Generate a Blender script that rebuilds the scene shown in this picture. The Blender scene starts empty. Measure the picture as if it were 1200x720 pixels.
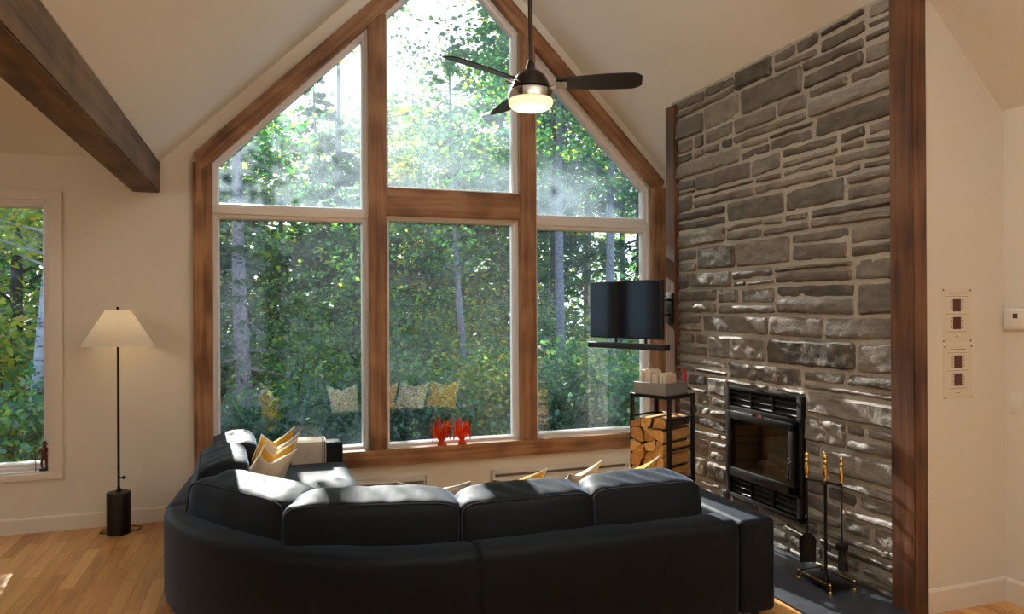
import bpy, bmesh, math, random
import numpy as np
from mathutils import Vector, Matrix, Euler, noise as mnoise

random.seed(7)
rng = np.random.default_rng(11)
scn = bpy.context.scene
COL = scn.collection
PI = math.pi
H = 1.6                     # camera height
EMPTY_OK = True

# ------------------------------------------------------------------ camera
FPX = 841.0
def cam_axes(yaw, pitch, roll):
    cy, sy = math.cos(yaw), math.sin(yaw)
    F = np.array([sy, cy, 0.]); R = np.array([cy, -sy, 0.]); U = np.array([0, 0, 1.])
    F2 = F*math.cos(pitch)+U*math.sin(pitch); U2 = U*math.cos(pitch)-F*math.sin(pitch)
    return R*math.cos(roll)+U2*math.sin(roll), U2*math.cos(roll)-R*math.sin(roll), F2
CR, CU, CF = cam_axes(math.radians(18.75), math.radians(.067), math.radians(-.294))
cd = bpy.data.cameras.new('camera'); co = bpy.data.objects.new('camera', cd); COL.objects.link(co)
cd.sensor_width = 36; cd.lens = FPX/1200*36; cd.clip_start = .05; cd.clip_end = 500
M = Matrix.Identity(4)
for i in range(3):
    M[i][0] = CR[i]; M[i][1] = CU[i]; M[i][2] = -CF[i]
M[2][3] = H
co.matrix_world = M
scn.camera = co
def ray_at(px, Y, z=None):
    """ground plan X of the sight line through photo column px at depth Y"""
    r = CF+CR*((px-600)/FPX)
    return r[0]*Y/r[1]

# ------------------------------------------------------------------ mesh builder
class MB:
    def __init__(s): s.v = []; s.f = []; s.m = []; s.n = 0; s.sm = []
    def raw(s, v, f, mat=0, smooth=False):
        v = [tuple(p) for p in v]; o = s.n
        s.v += v; s.n += len(v)
        for q in f: s.f.append(tuple(i+o for i in q)); s.m.append(mat); s.sm.append(smooth)
        return s
    def box(s, x0, x1, y0, y1, z0, z1, mat=0, M=None):
        v = [(x, y, z) for z in (z0, z1) for y in (y0, y1) for x in (x0, x1)]
        if M is not None: v = [M @ Vector(p) for p in v]
        return s.raw(v, [(0,2,3,1),(4,5,7,6),(0,1,5,4),(2,6,7,3),(0,4,6,2),(1,3,7,5)], mat)
    def bev(s, x0, x1, y0, y1, z0, z1, b=.004, seg=2, mat=0, M=None, smooth=True):
        bm = bmesh.new(); bmesh.ops.create_cube(bm, size=1)
        for v in bm.verts:
            v.co = Vector((x0+(v.co.x+.5)*(x1-x0), y0+(v.co.y+.5)*(y1-y0), z0+(v.co.z+.5)*(z1-z0)))
        bmesh.ops.bevel(bm, geom=bm.edges[:], offset=b, segments=seg, affect='EDGES', profile=.5)
        bm.verts.ensure_lookup_table()
        v = [p.co.copy() for p in bm.verts]
        if M is not None: v = [M @ p for p in v]
        s.raw(v, [tuple(q.index for q in f.verts) for f in bm.faces], mat, smooth); bm.free(); return s
    def prism(s, poly, a0, a1, axis='y', mat=0, M=None):
        """polygon of (p, q) pairs extruded along axis; y: (x,z), x: (y,z), z: (x,y)"""
        n = len(poly)
        def P(p, a):
            return {'y': (p[0], a, p[1]), 'x': (a, p[0], p[1]), 'z': (p[0], p[1], a)}[axis]
        v = [P(p, a0) for p in poly]+[P(p, a1) for p in poly]
        if M is not None: v = [M @ Vector(p) for p in v]
        area = sum(poly[i][0]*poly[(i+1) % n][1]-poly[(i+1) % n][0]*poly[i][1] for i in range(n))
        flip = (area < 0) != (axis == 'y')
        f = [tuple(range(n))[::-1], tuple(range(n, 2*n))]+[(i, (i+1) % n, n+(i+1) % n, n+i) for i in range(n)]
        if flip: f = [q[::-1] for q in f]
        return s.raw(v, f, mat)
    def tube(s, path, r, n=8, mat=0, closed=False, caps=True):
        path = [Vector(p) for p in path]; k = len(path)
        rs = r if isinstance(r, (list, tuple, np.ndarray)) else [r]*k
        v = []; prev = None
        for i, p in enumerate(path):
            if closed: t = path[(i+1) % k]-path[i-1]
            else: t = path[min(i+1, k-1)]-path[max(i-1, 0)]
            t.normalize()
            if prev is None:
                a = Vector((0, 0, 1)) if abs(t.z) < .9 else Vector((1, 0, 0))
                u = t.cross(a).normalized()
            else:
                u = (prev-t*prev.dot(t)).normalized()
            prev = u; w = t.cross(u)
            for j in range(n):
                an = 2*PI*j/n
                v.append(p+(u*math.cos(an)+w*math.sin(an))*rs[i])
        f = []
        for i in range(k if closed else k-1):
            a = i*n; b = ((i+1) % k)*n
            for j in range(n):
                f.append((a+j, a+(j+1) % n, b+(j+1) % n, b+j))
        if not closed and caps:
            f.append(tuple(range(n))[::-1]); f.append(tuple((k-1)*n+j for j in range(n)))
        return s.raw(v, f, mat, True)
    def lathe(s, prof, c=(0, 0, 0), n=32, mat=0, M=None, caps=True):
        v = []; k = len(prof)
        for r, z in prof:
            for j in range(n):
                a = 2*PI*j/n
                v.append(Vector((r*math.cos(a), r*math.sin(a), z)))
        f = [(i*n+j, i*n+(j+1) % n, (i+1)*n+(j+1) % n, (i+1)*n+j) for i in range(k-1) for j in range(n)]
        if caps:
            f.append(tuple(range(n))[::-1]); f.append(tuple((k-1)*n+j for j in range(n)))
        T = Matrix.Translation(c) if M is None else M
        return s.raw([T @ p for p in v], f, mat, True)
    def strip(s, rows, mat=0, smooth=True, closed_u=False, closed_v=False):
        """grid of points rows[i][j]"""
        a = len(rows); b = len(rows[0]); v = [p for r in rows for p in r]; f = []
        for i in range(a if closed_u else a-1):
            for j in range(b if closed_v else b-1):
                i2 = (i+1) % a; j2 = (j+1) % b
                f.append((i*b+j, i2*b+j, i2*b+j2, i*b+j2))
        return s.raw(v, f, mat, smooth)

def sphere_cube(n):
    """points of a subdivided cube in [-1,1]^3 and its quads (shared verts)"""
    idx = {}; pts = []; faces = []
    def pid(p):
        k = tuple(int(round(c*n*2)) for c in p)
        if k not in idx: idx[k] = len(pts); pts.append(p)
        return idx[k]
    g = [-1+2*i/n for i in range(n+1)]
    for ax in range(3):
        for sg in (-1, 1):
            for i in range(n):
                for j in range(n):
                    q = []
                    for a, b in ((i, j), (i+1, j), (i+1, j+1), (i, j+1)):
                        p = [0, 0, 0]; p[ax] = sg; p[(ax+1) % 3] = g[a]; p[(ax+2) % 3] = g[b]
                        q.append(pid(tuple(p)))
                    faces.append(tuple(q if sg > 0 else q[::-1]))
    return np.array(pts), faces
_SC = {n: sphere_cube(n) for n in (10, 20)}

# ------------------------------------------------------------------ object helpers
def wmat(o):
    m = o.matrix_basis.copy()
    while o.parent: o = o.parent; m = o.matrix_basis @ m
    return m
def mesh_of(name, mb, mats):
    me = bpy.data.meshes.new(name)
    me.from_pydata([tuple(p) for p in mb.v], [], mb.f)
    if not isinstance(mats, (list, tuple)): mats = [mats]
    for m in mats: me.materials.append(m)
    me.polygons.foreach_set('material_index', mb.m)
    me.polygons.foreach_set('use_smooth', mb.sm)
    me.update()
    return me
def tag(o, label=None, cat=None, group=None, kind=None):
    if label: o['label'] = label
    if cat: o['category'] = cat
    if group: o['group'] = group
    if kind: o['kind'] = kind
    return o
def obj(name, mb, mats, parent=None, sharp=40):
    """mesh given in world coordinates"""
    me = mesh_of(name, mb, mats)
    o = bpy.data.objects.new(name, me); COL.objects.link(o)
    if parent is not None:
        o.parent = parent; me.transform(wmat(parent).inverted())
    else:
        vs = np.array([tuple(p) for p in mb.v]); c = Vector(((vs[:, 0].min()+vs[:, 0].max())/2, (vs[:, 1].min()+vs[:, 1].max())/2, vs[:, 2].min()))
        me.transform(Matrix.Translation(-c)); o.location = c
    if sharp and any(mb.sm):
        try: me.set_sharp_from_angle(angle=math.radians(sharp))
        except Exception: pass
    return o
def objl(name, mb, mats, Mw, parent=None, sharp=40):
    """mesh given in its own local coordinates, placed by world matrix Mw"""
    me = mesh_of(name, mb, mats)
    o = bpy.data.objects.new(name, me); COL.objects.link(o)
    if parent is not None:
        o.parent = parent; o.matrix_basis = wmat(parent).inverted() @ Mw
    else: o.matrix_basis = Mw
    if sharp and any(mb.sm):
        try: me.set_sharp_from_angle(angle=math.radians(sharp))
        except Exception: pass
    return o
def empty(name, loc, rz=0, label=None, cat=None, group=None, kind=None):
    o = bpy.data.objects.new(name, None); COL.objects.link(o)
    o.matrix_basis = Matrix.Translation(loc) @ Matrix.Rotation(rz, 4, 'Z')
    o.empty_display_size = .1
    return tag(o, label, cat, group, kind)
def struct(name, mb, mats, parent=None):
    o = obj(name, mb, mats, parent)
    if parent is None: o['kind'] = 'structure'
    return o
def copy_tree(o, parent=None):
    c = o.copy(); COL.objects.link(c)
    if parent is not None: c.parent = parent
    for ch in list(o.children): copy_tree(ch, c)
    return c

# ------------------------------------------------------------------ materials
def new_mat(name):
    m = bpy.data.materials.new(name); m.use_nodes = True
    nt = m.node_tree; nt.nodes.clear()
    out = nt.nodes.new('ShaderNodeOutputMaterial')
    return m, nt, out
def N(nt, t, **kw):
    n = nt.nodes.new('ShaderNode'+t)
    for k, v in kw.items():
        if k in n.inputs.keys(): n.inputs[k].default_value = v
        else: setattr(n, k, v)
    return n
def L(nt, a, b): nt.links.new(a, b)
def ramp(nt, fac, stops):
    r = nt.nodes.new('ShaderNodeValToRGB'); e = r.color_ramp.elements
    while len(e) < len(stops): e.new(.5)
    for i, (p, c) in enumerate(stops):
        e[i].position = p; e[i].color = (*c, 1) if len(c) == 3 else c
    L(nt, fac, r.inputs['Fac']); return r.outputs['Color']
def prin(nt, out, color=None, rough=.5, metal=0, spec=.5, **kw):
    p = nt.nodes.new('ShaderNodeBsdfPrincipled')
    if color is not None: p.inputs['Base Color'].default_value = (*color, 1)
    p.inputs['Roughness'].default_value = rough; p.inputs['Metallic'].default_value = metal
    p.inputs['Specular IOR Level'].default_value = spec
    for k, v in kw.items(): p.inputs[k].default_value = v
    L(nt, p.outputs[0], out.inputs[0]); return p
def bump(nt, p, h, strength=.3, dist=.01):
    b = N(nt, 'Bump'); b.inputs['Strength'].default_value = strength; b.inputs['Distance'].default_value = dist
    L(nt, h, b.inputs['Height']); L(nt, b.outputs[0], p.inputs['Normal'])
def simple(name, color, rough=.5, metal=0, spec=.5, nscale=60, nstr=.05, ndist=.002, var=.06, **kw):
    m, nt, out = new_mat(name)
    p = prin(nt, out, color, rough, metal, spec, **kw)
    tc = N(nt, 'TexCoord'); nz = N(nt, 'TexNoise'); nz.inputs['Scale'].default_value = nscale; nz.inputs['Detail'].default_value = 4
    L(nt, tc.outputs['Object'], nz.inputs['Vector'])
    c0 = tuple(max(0, c*(1-var)) for c in color); c1 = tuple(min(1, c*(1+var)) for c in color)
    L(nt, ramp(nt, nz.outputs['Fac'], [(.3, c0), (.7, c1)]), p.inputs['Base Color'])
    if nstr: bump(nt, p, nz.outputs['Fac'], nstr, ndist)
    return m
def timber_mat(name, cols, rough=.5, gs=(1.2, 26, 26), knots=True):
    m, nt, out = new_mat(name); p = prin(nt, out, None, rough, 0, .35)
    tc = N(nt, 'TexCoord'); oi = N(nt, 'ObjectInfo')
    off = N(nt, 'VectorMath', operation='ADD'); sc = N(nt, 'VectorMath', operation='SCALE')
    cv = N(nt, 'CombineXYZ'); L(nt, oi.outputs['Random'], cv.inputs[0]); L(nt, oi.outputs['Random'], cv.inputs[1])
    L(nt, cv.outputs[0], sc.inputs[0]); sc.inputs['Scale'].default_value = 37.
    L(nt, tc.outputs['Object'], off.inputs[0]); L(nt, sc.outputs[0], off.inputs[1])
    # knots bend the grain
    mk = N(nt, 'Mapping'); mk.inputs['Scale'].default_value = (1.6, 5.5, 5.5); L(nt, off.outputs[0], mk.inputs[0])
    vo = N(nt, 'TexVoronoi'); vo.inputs['Scale'].default_value = 1.; L(nt, mk.outputs[0], vo.inputs['Vector'])
    kn = ramp(nt, vo.outputs['Distance'], [(.0, (1, 1, 1)), (.13, (.55, .55, .55)), (.3, (0, 0, 0))])
    mg = N(nt, 'Mapping'); mg.inputs['Scale'].default_value = gs; L(nt, off.outputs[0], mg.inputs[0])
    n1 = N(nt, 'TexNoise'); n1.inputs['Scale'].default_value = 1.; n1.inputs['Detail'].default_value = 8; n1.inputs['Roughness'].default_value = .62; n1.inputs['Distortion'].default_value = .6
    L(nt, mg.outputs[0], n1.inputs['Vector'])
    n2 = N(nt, 'TexNoise'); n2.inputs['Scale'].default_value = 3.; n2.inputs['Detail'].default_value = 3; L(nt, off.outputs[0], n2.inputs['Vector'])
    mixf = N(nt, 'Math', operation='MULTIPLY_ADD'); L(nt, n2.outputs['Fac'], mixf.inputs[0]); mixf.inputs[1].default_value = .55
    ad = N(nt, 'Math', operation='MULTIPLY'); L(nt, n1.outputs['Fac'], ad.inputs[0]); ad.inputs[1].default_value = .65
    L(nt, ad.outputs[0], mixf.inputs[2])
    col = ramp(nt, mixf.outputs[0], [(.43, cols[0]), (.58, cols[1]), (.70, cols[2])])
    if knots:
        mx = N(nt, 'Mix', data_type='RGBA'); mx.inputs['B'].default_value = (*[c*.25 for c in cols[0]], 1) if False else (*[c*.3 for c in cols[0]], 1)
        f = N(nt, 'Math', operation='MULTIPLY'); L(nt, kn, f.inputs[0]); f.inputs[1].default_value = .75
        L(nt, f.outputs[0], mx.inputs['Factor']); L(nt, col, mx.inputs[6]); mx.inputs[7].default_value = (*[c*.28 for c in cols[0]], 1)
        col = mx.outputs[2]
    L(nt, col, p.inputs['Base Color']); bump(nt, p, n1.outputs['Fac'], .25, .004)
    return m
def fabric(name, color, var=.12, sheen=.0, tint=(1, 1, 1), weave=900, rough=.9, bstr=.15, srough=.45, spec=.15, stint=(1, 1, 1)):
    m, nt, out = new_mat(name); p = prin(nt, out, color, rough, 0, spec); p.inputs['Specular Tint'].default_value = (*stint, 1)
    p.inputs['Sheen Weight'].default_value = sheen; p.inputs['Sheen Roughness'].default_value = srough; p.inputs['Sheen Tint'].default_value = (*tint, 1)
    tc = N(nt, 'TexCoord'); nz = N(nt, 'TexNoise'); nz.inputs['Scale'].default_value = 7.; nz.inputs['Detail'].default_value = 6
    L(nt, tc.outputs['Object'], nz.inputs['Vector'])
    L(nt, ramp(nt, nz.outputs['Fac'], [(.3, tuple(c*(1-var) for c in color)), (.7, tuple(c*(1+var) for c in color))]), p.inputs['Base Color'])
    wv = N(nt, 'TexNoise'); wv.inputs['Scale'].default_value = weave*.4; L(nt, tc.outputs['Object'], wv.inputs['Vector'])
    bump(nt, p, wv.outputs['Fac'], bstr, .002); return m

MT = {}
MT['wall'] = simple('wall_paint', (.78, .735, .655), .85, spec=.2, nscale=120, nstr=.03, var=.012)
MT['ceil'] = simple('ceiling_paint', (.82, .80, .76), .9, spec=.15, nscale=90, nstr=.03, var=.012)
MT['trimw'] = simple('white_trim_paint', (.82, .77, .69), .45, nscale=40, nstr=.02, var=.015)
MT['vinyl'] = simple('white_vinyl', (.80, .76, .74), .35, nscale=30, nstr=.01, var=.01)
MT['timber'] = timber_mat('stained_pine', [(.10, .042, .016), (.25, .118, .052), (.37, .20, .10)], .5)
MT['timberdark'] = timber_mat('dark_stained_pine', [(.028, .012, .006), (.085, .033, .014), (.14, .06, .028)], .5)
MT['beam'] = timber_mat('weathered_beam_wood', [(.045, .026, .014), (.115, .066, .034), (.17, .10, .055)], .65, (1.0, 16, 16))
MT['black'] = simple('black_metal', (.012, .011, .010), .45, .6, nscale=80, nstr=.04)
MT['blackmatte'] = simple('black_matte_plastic', (.010, .010, .011), .55, nscale=80, nstr=.03)
MT['bronze'] = simple('dark_bronze', (.026, .019, .013), .42, .8, nscale=30, nstr=.02)
MT['nickel'] = simple('brushed_nickel', (.55, .52, .48), .22, 1., nscale=200, nstr=.03)
MT['chrome'] = simple('chrome', (.75, .74, .73), .12, 1., nscale=40, nstr=.0)
MT['brass'] = simple('polished_brass', (.78, .56, .20), .2, 1., nscale=40, nstr=.02)
MT['sofa'] = fabric('charcoal_navy_fabric', (.0018, .0018, .0021), sheen=.22, tint=(.50, .68, 1.0), srough=.35, spec=.2, rough=.6, stint=(.72, .86, 1))
MT['sofaseam'] = fabric('charcoal_piping', (.012, .013, .018), sheen=.15, tint=(.6, .75, 1.0))
MT['yellow'] = fabric('mustard_velvet', (.55, .28, .018), sheen=.25, tint=(1, .8, .4))
MT['cream'] = fabric('cream_linen', (.60, .49, .38), sheen=.1)
MT['pipew'] = fabric('white_piping', (.75, .72, .66), sheen=.1)
MT['throw'] = fabric('beige_throw', (.55, .50, .42), sheen=.1)
MT['throwdark'] = fabric('throw_dark_stripe', (.05, .05, .06))
MT['slate'] = simple('slate_hearth', (.030, .034, .045), .42, nscale=14, nstr=.08, ndist=.004, var=.3)
MT['bark'] = simple('log_bark', (.075, .045, .026), .9, nscale=45, nstr=.8, ndist=.01, var=.5)
MT['paper'] = simple('white_paper', (.74, .68, .58), .7, nscale=60, nstr=0, var=.01)
MT['ink'] = simple('grey_ink', (.16, .14, .12), .7, nstr=0)
MT['panelred'] = simple('dark_red_print', (.075, .018, .010), .6, nscale=300, nstr=0, var=.7)
MT['box'] = simple('grey_tray_paint', (.21, .20, .185), .6, nscale=30, nstr=.04)
MT['plasticw'] = simple('white_plastic', (.80, .77, .71), .35, nstr=0, var=.01)
MT['red'] = simple('red_plastic', (.55, .015, .02), .35, nstr=0)
MT['screen'] = simple('tv_screen', (.003, .003, .004), .10, spec=.3, nstr=0)
MT['bristle'] = simple('brush_bristles', (.02, .016, .012), .9, nscale=400, nstr=.6)
MT['display'] = simple('dark_display', (.045, .035, .015), .2, nstr=0)
MT['brick'] = simple('firebrick', (.055, .038, .026), .9, nscale=30, nstr=.3, ndist=.006, var=.3)
MT['ember'] = simple('charred_log', (.05, .025, .014), .9, nscale=40, nstr=.7, ndist=.008, var=.5)

def log_end_mat():
    m, nt, out = new_mat('split_firewood'); p = prin(nt, out, None, .75, 0, .25)
    tc = N(nt, 'TexCoord'); oi = N(nt, 'ObjectInfo'); mp = N(nt, 'Mapping'); mp.inputs['Scale'].default_value = (6, 60, 60)
    L(nt, tc.outputs['Object'], mp.inputs[0]); nz = N(nt, 'TexNoise'); nz.inputs['Scale'].default_value = 1.; nz.inputs['Detail'].default_value = 5
    L(nt, mp.outputs[0], nz.inputs['Vector'])
    a = N(nt, 'Math', operation='MULTIPLY_ADD'); L(nt, oi.outputs['Random'], a.inputs[0]); a.inputs[1].default_value = .45; L(nt, nz.outputs['Fac'], a.inputs[2])
    L(nt, ramp(nt, a.outputs[0], [(.3, (.24, .09, .02)), (.65, (.50, .24, .065)), (1., (.68, .40, .14))]), p.inputs['Base Color'])
    bump(nt, p, nz.outputs['Fac'], .3, .004); return m
MT['logwood'] = log_end_mat()

def floor_mat():
    m, nt, out = new_mat('maple_plank_floor'); p = prin(nt, out, None, .32, 0, .4)
    tc = N(nt, 'TexCoord'); mp = N(nt, 'Mapping'); mp.inputs['Rotation'].default_value = (0, 0, PI/2)
    L(nt, tc.outputs['Object'], mp.inputs[0])
    br = N(nt, 'TexBrick'); br.offset = .37; br.offset_frequency = 2; br.squash = 1
    br.inputs['Scale'].default_value = 1.; br.inputs['Brick Width'].default_value = .72; br.inputs['Row Height'].default_value = .083
    br.inputs['Mortar Size'].default_value = .0012; br.inputs['Mortar Smooth'].default_value = .3; br.inputs['Bias'].default_value = 0
    br.inputs['Color1'].default_value = (0, 0, 0, 1); br.inputs['Color2'].default_value = (1, 1, 1, 1); br.inputs['Mortar'].default_value = (.5, .5, .5, 1)
    L(nt, mp.outputs[0], br.inputs['Vector'])
    mg = N(nt, 'Mapping'); mg.inputs['Scale'].default_value = (22, 1.6, 1); L(nt, tc.outputs['Object'], mg.inputs[0])
    # grain shifts per plank
    ad = N(nt, 'VectorMath', operation='MULTIPLY_ADD'); L(nt, br.outputs['Color'], ad.inputs[0]); ad.inputs[1].default_value = (19, 13, 7); L(nt, mg.outputs[0], ad.inputs[2])
    nz = N(nt, 'TexNoise'); nz.inputs['Scale'].default_value = 1.; nz.inputs['Detail'].default_value = 7; nz.inputs['Roughness'].default_value = .6; nz.inputs['Distortion'].default_value = 1.2
    L(nt, ad.outputs[0], nz.inputs['Vector'])
    g = N(nt, 'Math', operation='MULTIPLY'); L(nt, nz.outputs['Fac'], g.inputs[0]); g.inputs[1].default_value = .62
    f = N(nt, 'Math', operation='MULTIPLY_ADD'); L(nt, br.outputs['Color'], f.inputs[0]); f.inputs[1].default_value = .40; L(nt, g.outputs[0], f.inputs[2])
    col = ramp(nt, f.outputs[0], [(.18, (.26, .10, .026)), (.38, (.50, .235, .07)), (.62, (.65, .345, .12)), (.85, (.75, .46, .19))])
    mx = N(nt, 'Mix', data_type='RGBA'); L(nt, br.outputs['Fac'], mx.inputs['Factor']); L(nt, col, mx.inputs[6]); mx.inputs[7].default_value = (.12, .05, .015, 1)
    L(nt, mx.outputs[2], p.inputs['Base Color']); bump(nt, p, br.outputs['Fac'], -.15, .002)
    return m
MT['floor'] = floor_mat()

def stone_mats():
    m, nt, out = new_mat('grey_field_stone'); p = prin(nt, out, None, .62, 0, .35)
    tc = N(nt, 'TexCoord'); ge = N(nt, 'NewGeometry')
    nz = N(nt, 'TexNoise'); nz.inputs['Scale'].default_value = 9.; nz.inputs['Detail'].default_value = 8; nz.inputs['Roughness'].default_value = .68
    mp = N(nt, 'Mapping'); mp.inputs['Scale'].default_value = (1, .7, 1.6); L(nt, tc.outputs['Object'], mp.inputs[0]); L(nt, mp.outputs[0], nz.inputs['Vector'])
    a = N(nt, 'Math', operation='MULTIPLY_ADD'); L(nt, ge.outputs['Random Per Island'], a.inputs[0]); a.inputs[1].default_value = .42; L(nt, nz.outputs['Fac'], a.inputs[2])
    col = ramp(nt, a.outputs[0], [(.36, (.044, .036, .029)), (.58, (.100, .084, .069)), (.80, (.158, .135, .112)), (1., (.235, .206, .174))])
    nb = N(nt, 'TexNoise'); nb.inputs['Scale'].default_value = 4.5; nb.inputs['Detail'].default_value = 4; L(nt, tc.outputs['Object'], nb.inputs['Vector'])
    mx = N(nt, 'Mix', data_type='RGBA'); L(nt, ramp(nt, nb.outputs['Fac'], [(.58, (0, 0, 0)), (.74, (.6, .6, .6))]), mx.inputs['Factor']); L(nt, col, mx.inputs[6]); mx.inputs[7].default_value = (.12, .065, .036, 1)
    L(nt, mx.outputs[2], p.inputs['Base Color'])
    n2 = N(nt, 'TexNoise'); n2.inputs['Scale'].default_value = 55.; n2.inputs['Detail'].default_value = 6; L(nt, tc.outputs['Object'], n2.inputs['Vector'])
    bump(nt, p, n2.outputs['Fac'], .6, .008)
    mo = simple('beige_mortar', (.40, .36, .305), .9, spec=.2, nscale=70, nstr=.5, ndist=.006, var=.16)
    return m, mo
MT['stone'], MT['mortar'] = stone_mats()

def glass_mat(name, dust_glare=.05):
    m, nt, out = new_mat(name)
    ge = N(nt, 'NewGeometry'); d = N(nt, 'VectorMath', operation='DOT_PRODUCT'); L(nt, ge.outputs['Normal'], d.inputs[0]); L(nt, ge.outputs['Incoming'], d.inputs[1])
    ab = N(nt, 'Math', operation='ABSOLUTE'); L(nt, d.outputs['Value'], ab.inputs[0])
    om = N(nt, 'Math', operation='SUBTRACT'); om.inputs[0].default_value = 1; L(nt, ab.outputs[0], om.inputs[1])
    pw = N(nt, 'Math', operation='POWER'); L(nt, om.outputs[0], pw.inputs[0]); pw.inputs[1].default_value = 5
    fr = N(nt, 'Math', operation='MULTIPLY_ADD'); L(nt, pw.outputs[0], fr.inputs[0]); fr.inputs[1].default_value = .95; fr.inputs[2].default_value = .05
    tr = N(nt, 'BsdfTransparent'); tr.inputs[0].default_value = (.97, .985, .98, 1)
    gl = N(nt, 'BsdfGlossy'); gl.inputs['Roughness'].default_value = 0
    mx = N(nt, 'MixShader'); L(nt, fr.outputs[0], mx.inputs[0]); L(nt, tr.outputs[0], mx.inputs[1]); L(nt, gl.outputs[0], mx.inputs[2])
    last = mx
    if dust_glare:
        tc = N(nt, 'TexCoord'); nz = N(nt, 'TexNoise'); nz.inputs['Scale'].default_value = 2.2; nz.inputs['Detail'].default_value = 9; nz.inputs['Roughness'].default_value = .7; nz.inputs['Distortion'].default_value = .8
        L(nt, tc.outputs['Object'], nz.inputs['Vector'])
        df = ramp(nt, nz.outputs['Fac'], [(.35, (dust_glare*.3,)*3), (.72, (dust_glare,)*3)])
        tl = N(nt, 'BsdfTranslucent'); tl.inputs[0].default_value = (.66, .84, 1, 1)
        m2 = N(nt, 'MixShader'); L(nt, df, m2.inputs[0]); L(nt, mx.outputs[0], m2.inputs[1]); L(nt, tl.outputs[0], m2.inputs[2]); last = m2
    L(nt, last.outputs[0], out.inputs[0]); return m
MT['glass_low'] = glass_mat('dusty_window_glass', .012)
MT['glass_up'] = glass_mat('glare_hazed_upper_glass', .10)  # denser bluish film: sun glare put into the glass on top of dust
MT['glass_clean'] = glass_mat('stove_glass', 0)

def translucent_mat(name, color, tcol, emis=0, fac=.5):
    m, nt, out = new_mat(name)
    d = N(nt, 'BsdfDiffuse'); d.inputs[0].default_value = (*color, 1)
    t = N(nt, 'BsdfTranslucent'); t.inputs[0].default_value = (*tcol, 1)
    mx = N(nt, 'MixShader'); mx.inputs[0].default_value = fac; L(nt, d.outputs[0], mx.inputs[1]); L(nt, t.outputs[0], mx.inputs[2]); last = mx.outputs[0]
    if emis:
        e = N(nt, 'Emission'); e.inputs[0].default_value = (*tcol, 1); e.inputs[1].default_value = emis
        a = N(nt, 'AddShader'); L(nt, last, a.inputs[0]); L(nt, e.outputs[0], a.inputs[1]); last = a.outputs[0]
    L(nt, last, out.inputs[0]); return m
MT['shade'] = translucent_mat('white_lampshade', (.80, .77, .72), (.85, .76, .60), 0, .35)
MT['opal'] = translucent_mat('lit_opal_glass', (.8, .75, .6), (1., .87, .64), .62, .5)
MT['bulb'] = translucent_mat('lit_bulb', (.8, .75, .6), (1., .80, .5), 6., .5)
m, nt, out = new_mat('red_orange_glass')
p = prin(nt, out, None, .15, 0, .6); tc = N(nt, 'TexCoord'); nz = N(nt, 'TexNoise'); nz.inputs['Scale'].default_value = 14.; L(nt, tc.outputs['Object'], nz.inputs['Vector'])
L(nt, ramp(nt, nz.outputs['Fac'], [(.35, (.30, .012, .004)), (.6, (.55, .07, .008)), (.75, (.75, .28, .02))]), p.inputs['Base Color'])
tl = N(nt, 'BsdfTranslucent'); tl.inputs[0].default_value = (.85, .12, .01, 1); mx = N(nt, 'MixShader'); mx.inputs[0].default_value = .4
L(nt, p.outputs[0], mx.inputs[1]); L(nt, tl.outputs[0], mx.inputs[2]); L(nt, mx.outputs[0], out.inputs[0]); MT['fish'] = m

def leaf_mat(name, stops, tr=1.0):
    m, nt, out = new_mat(name); ge = N(nt, 'NewGeometry')
    c = ramp(nt, ge.outputs['Random Per Island'], stops)
    d = N(nt, 'BsdfDiffuse'); L(nt, c, d.inputs[0])
    g = N(nt, 'BsdfGlossy'); g.inputs['Roughness'].default_value = .45; g.inputs[0].default_value = (.8, .9, 1, 1)
    t = N(nt, 'BsdfTranslucent'); hs = N(nt, 'HueSaturation'); hs.inputs['Value'].default_value = 2.6*tr; hs.inputs['Hue'].default_value = .497; hs.inputs['Saturation'].default_value = 1.05
    L(nt, c, hs.inputs['Color']); L(nt, hs.outputs[0], t.inputs[0])
    mx = N(nt, 'MixShader'); mx.inputs[0].default_value = .5; L(nt, d.outputs[0], mx.inputs[1]); L(nt, t.outputs[0], mx.inputs[2])
    m2 = N(nt, 'MixShader'); m2.inputs[0].default_value = .06; L(nt, mx.outputs[0], m2.inputs[1]); L(nt, g.outputs[0], m2.inputs[2])
    L(nt, m2.outputs[0], out.inputs[0]); return m
MT['leaf_green'] = leaf_mat('green_leaves', [(0, (.018, .085, .030)), (.5, (.040, .145, .042)), (.86, (.12, .26, .03)), (1, (.32, .34, .03))])
MT['leaf_dark'] = leaf_mat('dark_hemlock_needles', [(0, (.012, .045, .018)), (.6, (.025, .075, .028)), (1, (.06, .12, .03))], .8)
MT['leaf_yellow'] = leaf_mat('yellowing_leaves', [(0, (.08, .16, .02)), (.5, (.17, .26, .025)), (.8, (.36, .34, .03)), (1, (.48, .26, .03))])
MT['trunk'] = simple('grey_tree_bark', (.25, .215, .235), .95, nscale=26, nstr=1., ndist=.03, var=.45)
MT['trunkdark'] = simple('dark_tree_bark', (.05, .04, .036), .95, nscale=26, nstr=1., ndist=.03, var=.45)
def birch():
    m, nt, out = new_mat('birch_bark'); p = prin(nt, out, None, .8, 0, .3); tc = N(nt, 'TexCoord'); mp = N(nt, 'Mapping'); mp.inputs['Scale'].default_value = (5, 5, 22); L(nt, tc.outputs['Object'], mp.inputs[0])
    nz = N(nt, 'TexNoise'); nz.inputs['Scale'].default_value = 1.; nz.inputs['Detail'].default_value = 5; L(nt, mp.outputs[0], nz.inputs['Vector'])
    L(nt, ramp(nt, nz.outputs['Fac'], [(.36, (.035, .03, .03)), (.46, (.34, .33, .36)), (.7, (.48, .47, .50))]), p.inputs['Base Color']); return m
MT['birch'] = birch()
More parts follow.
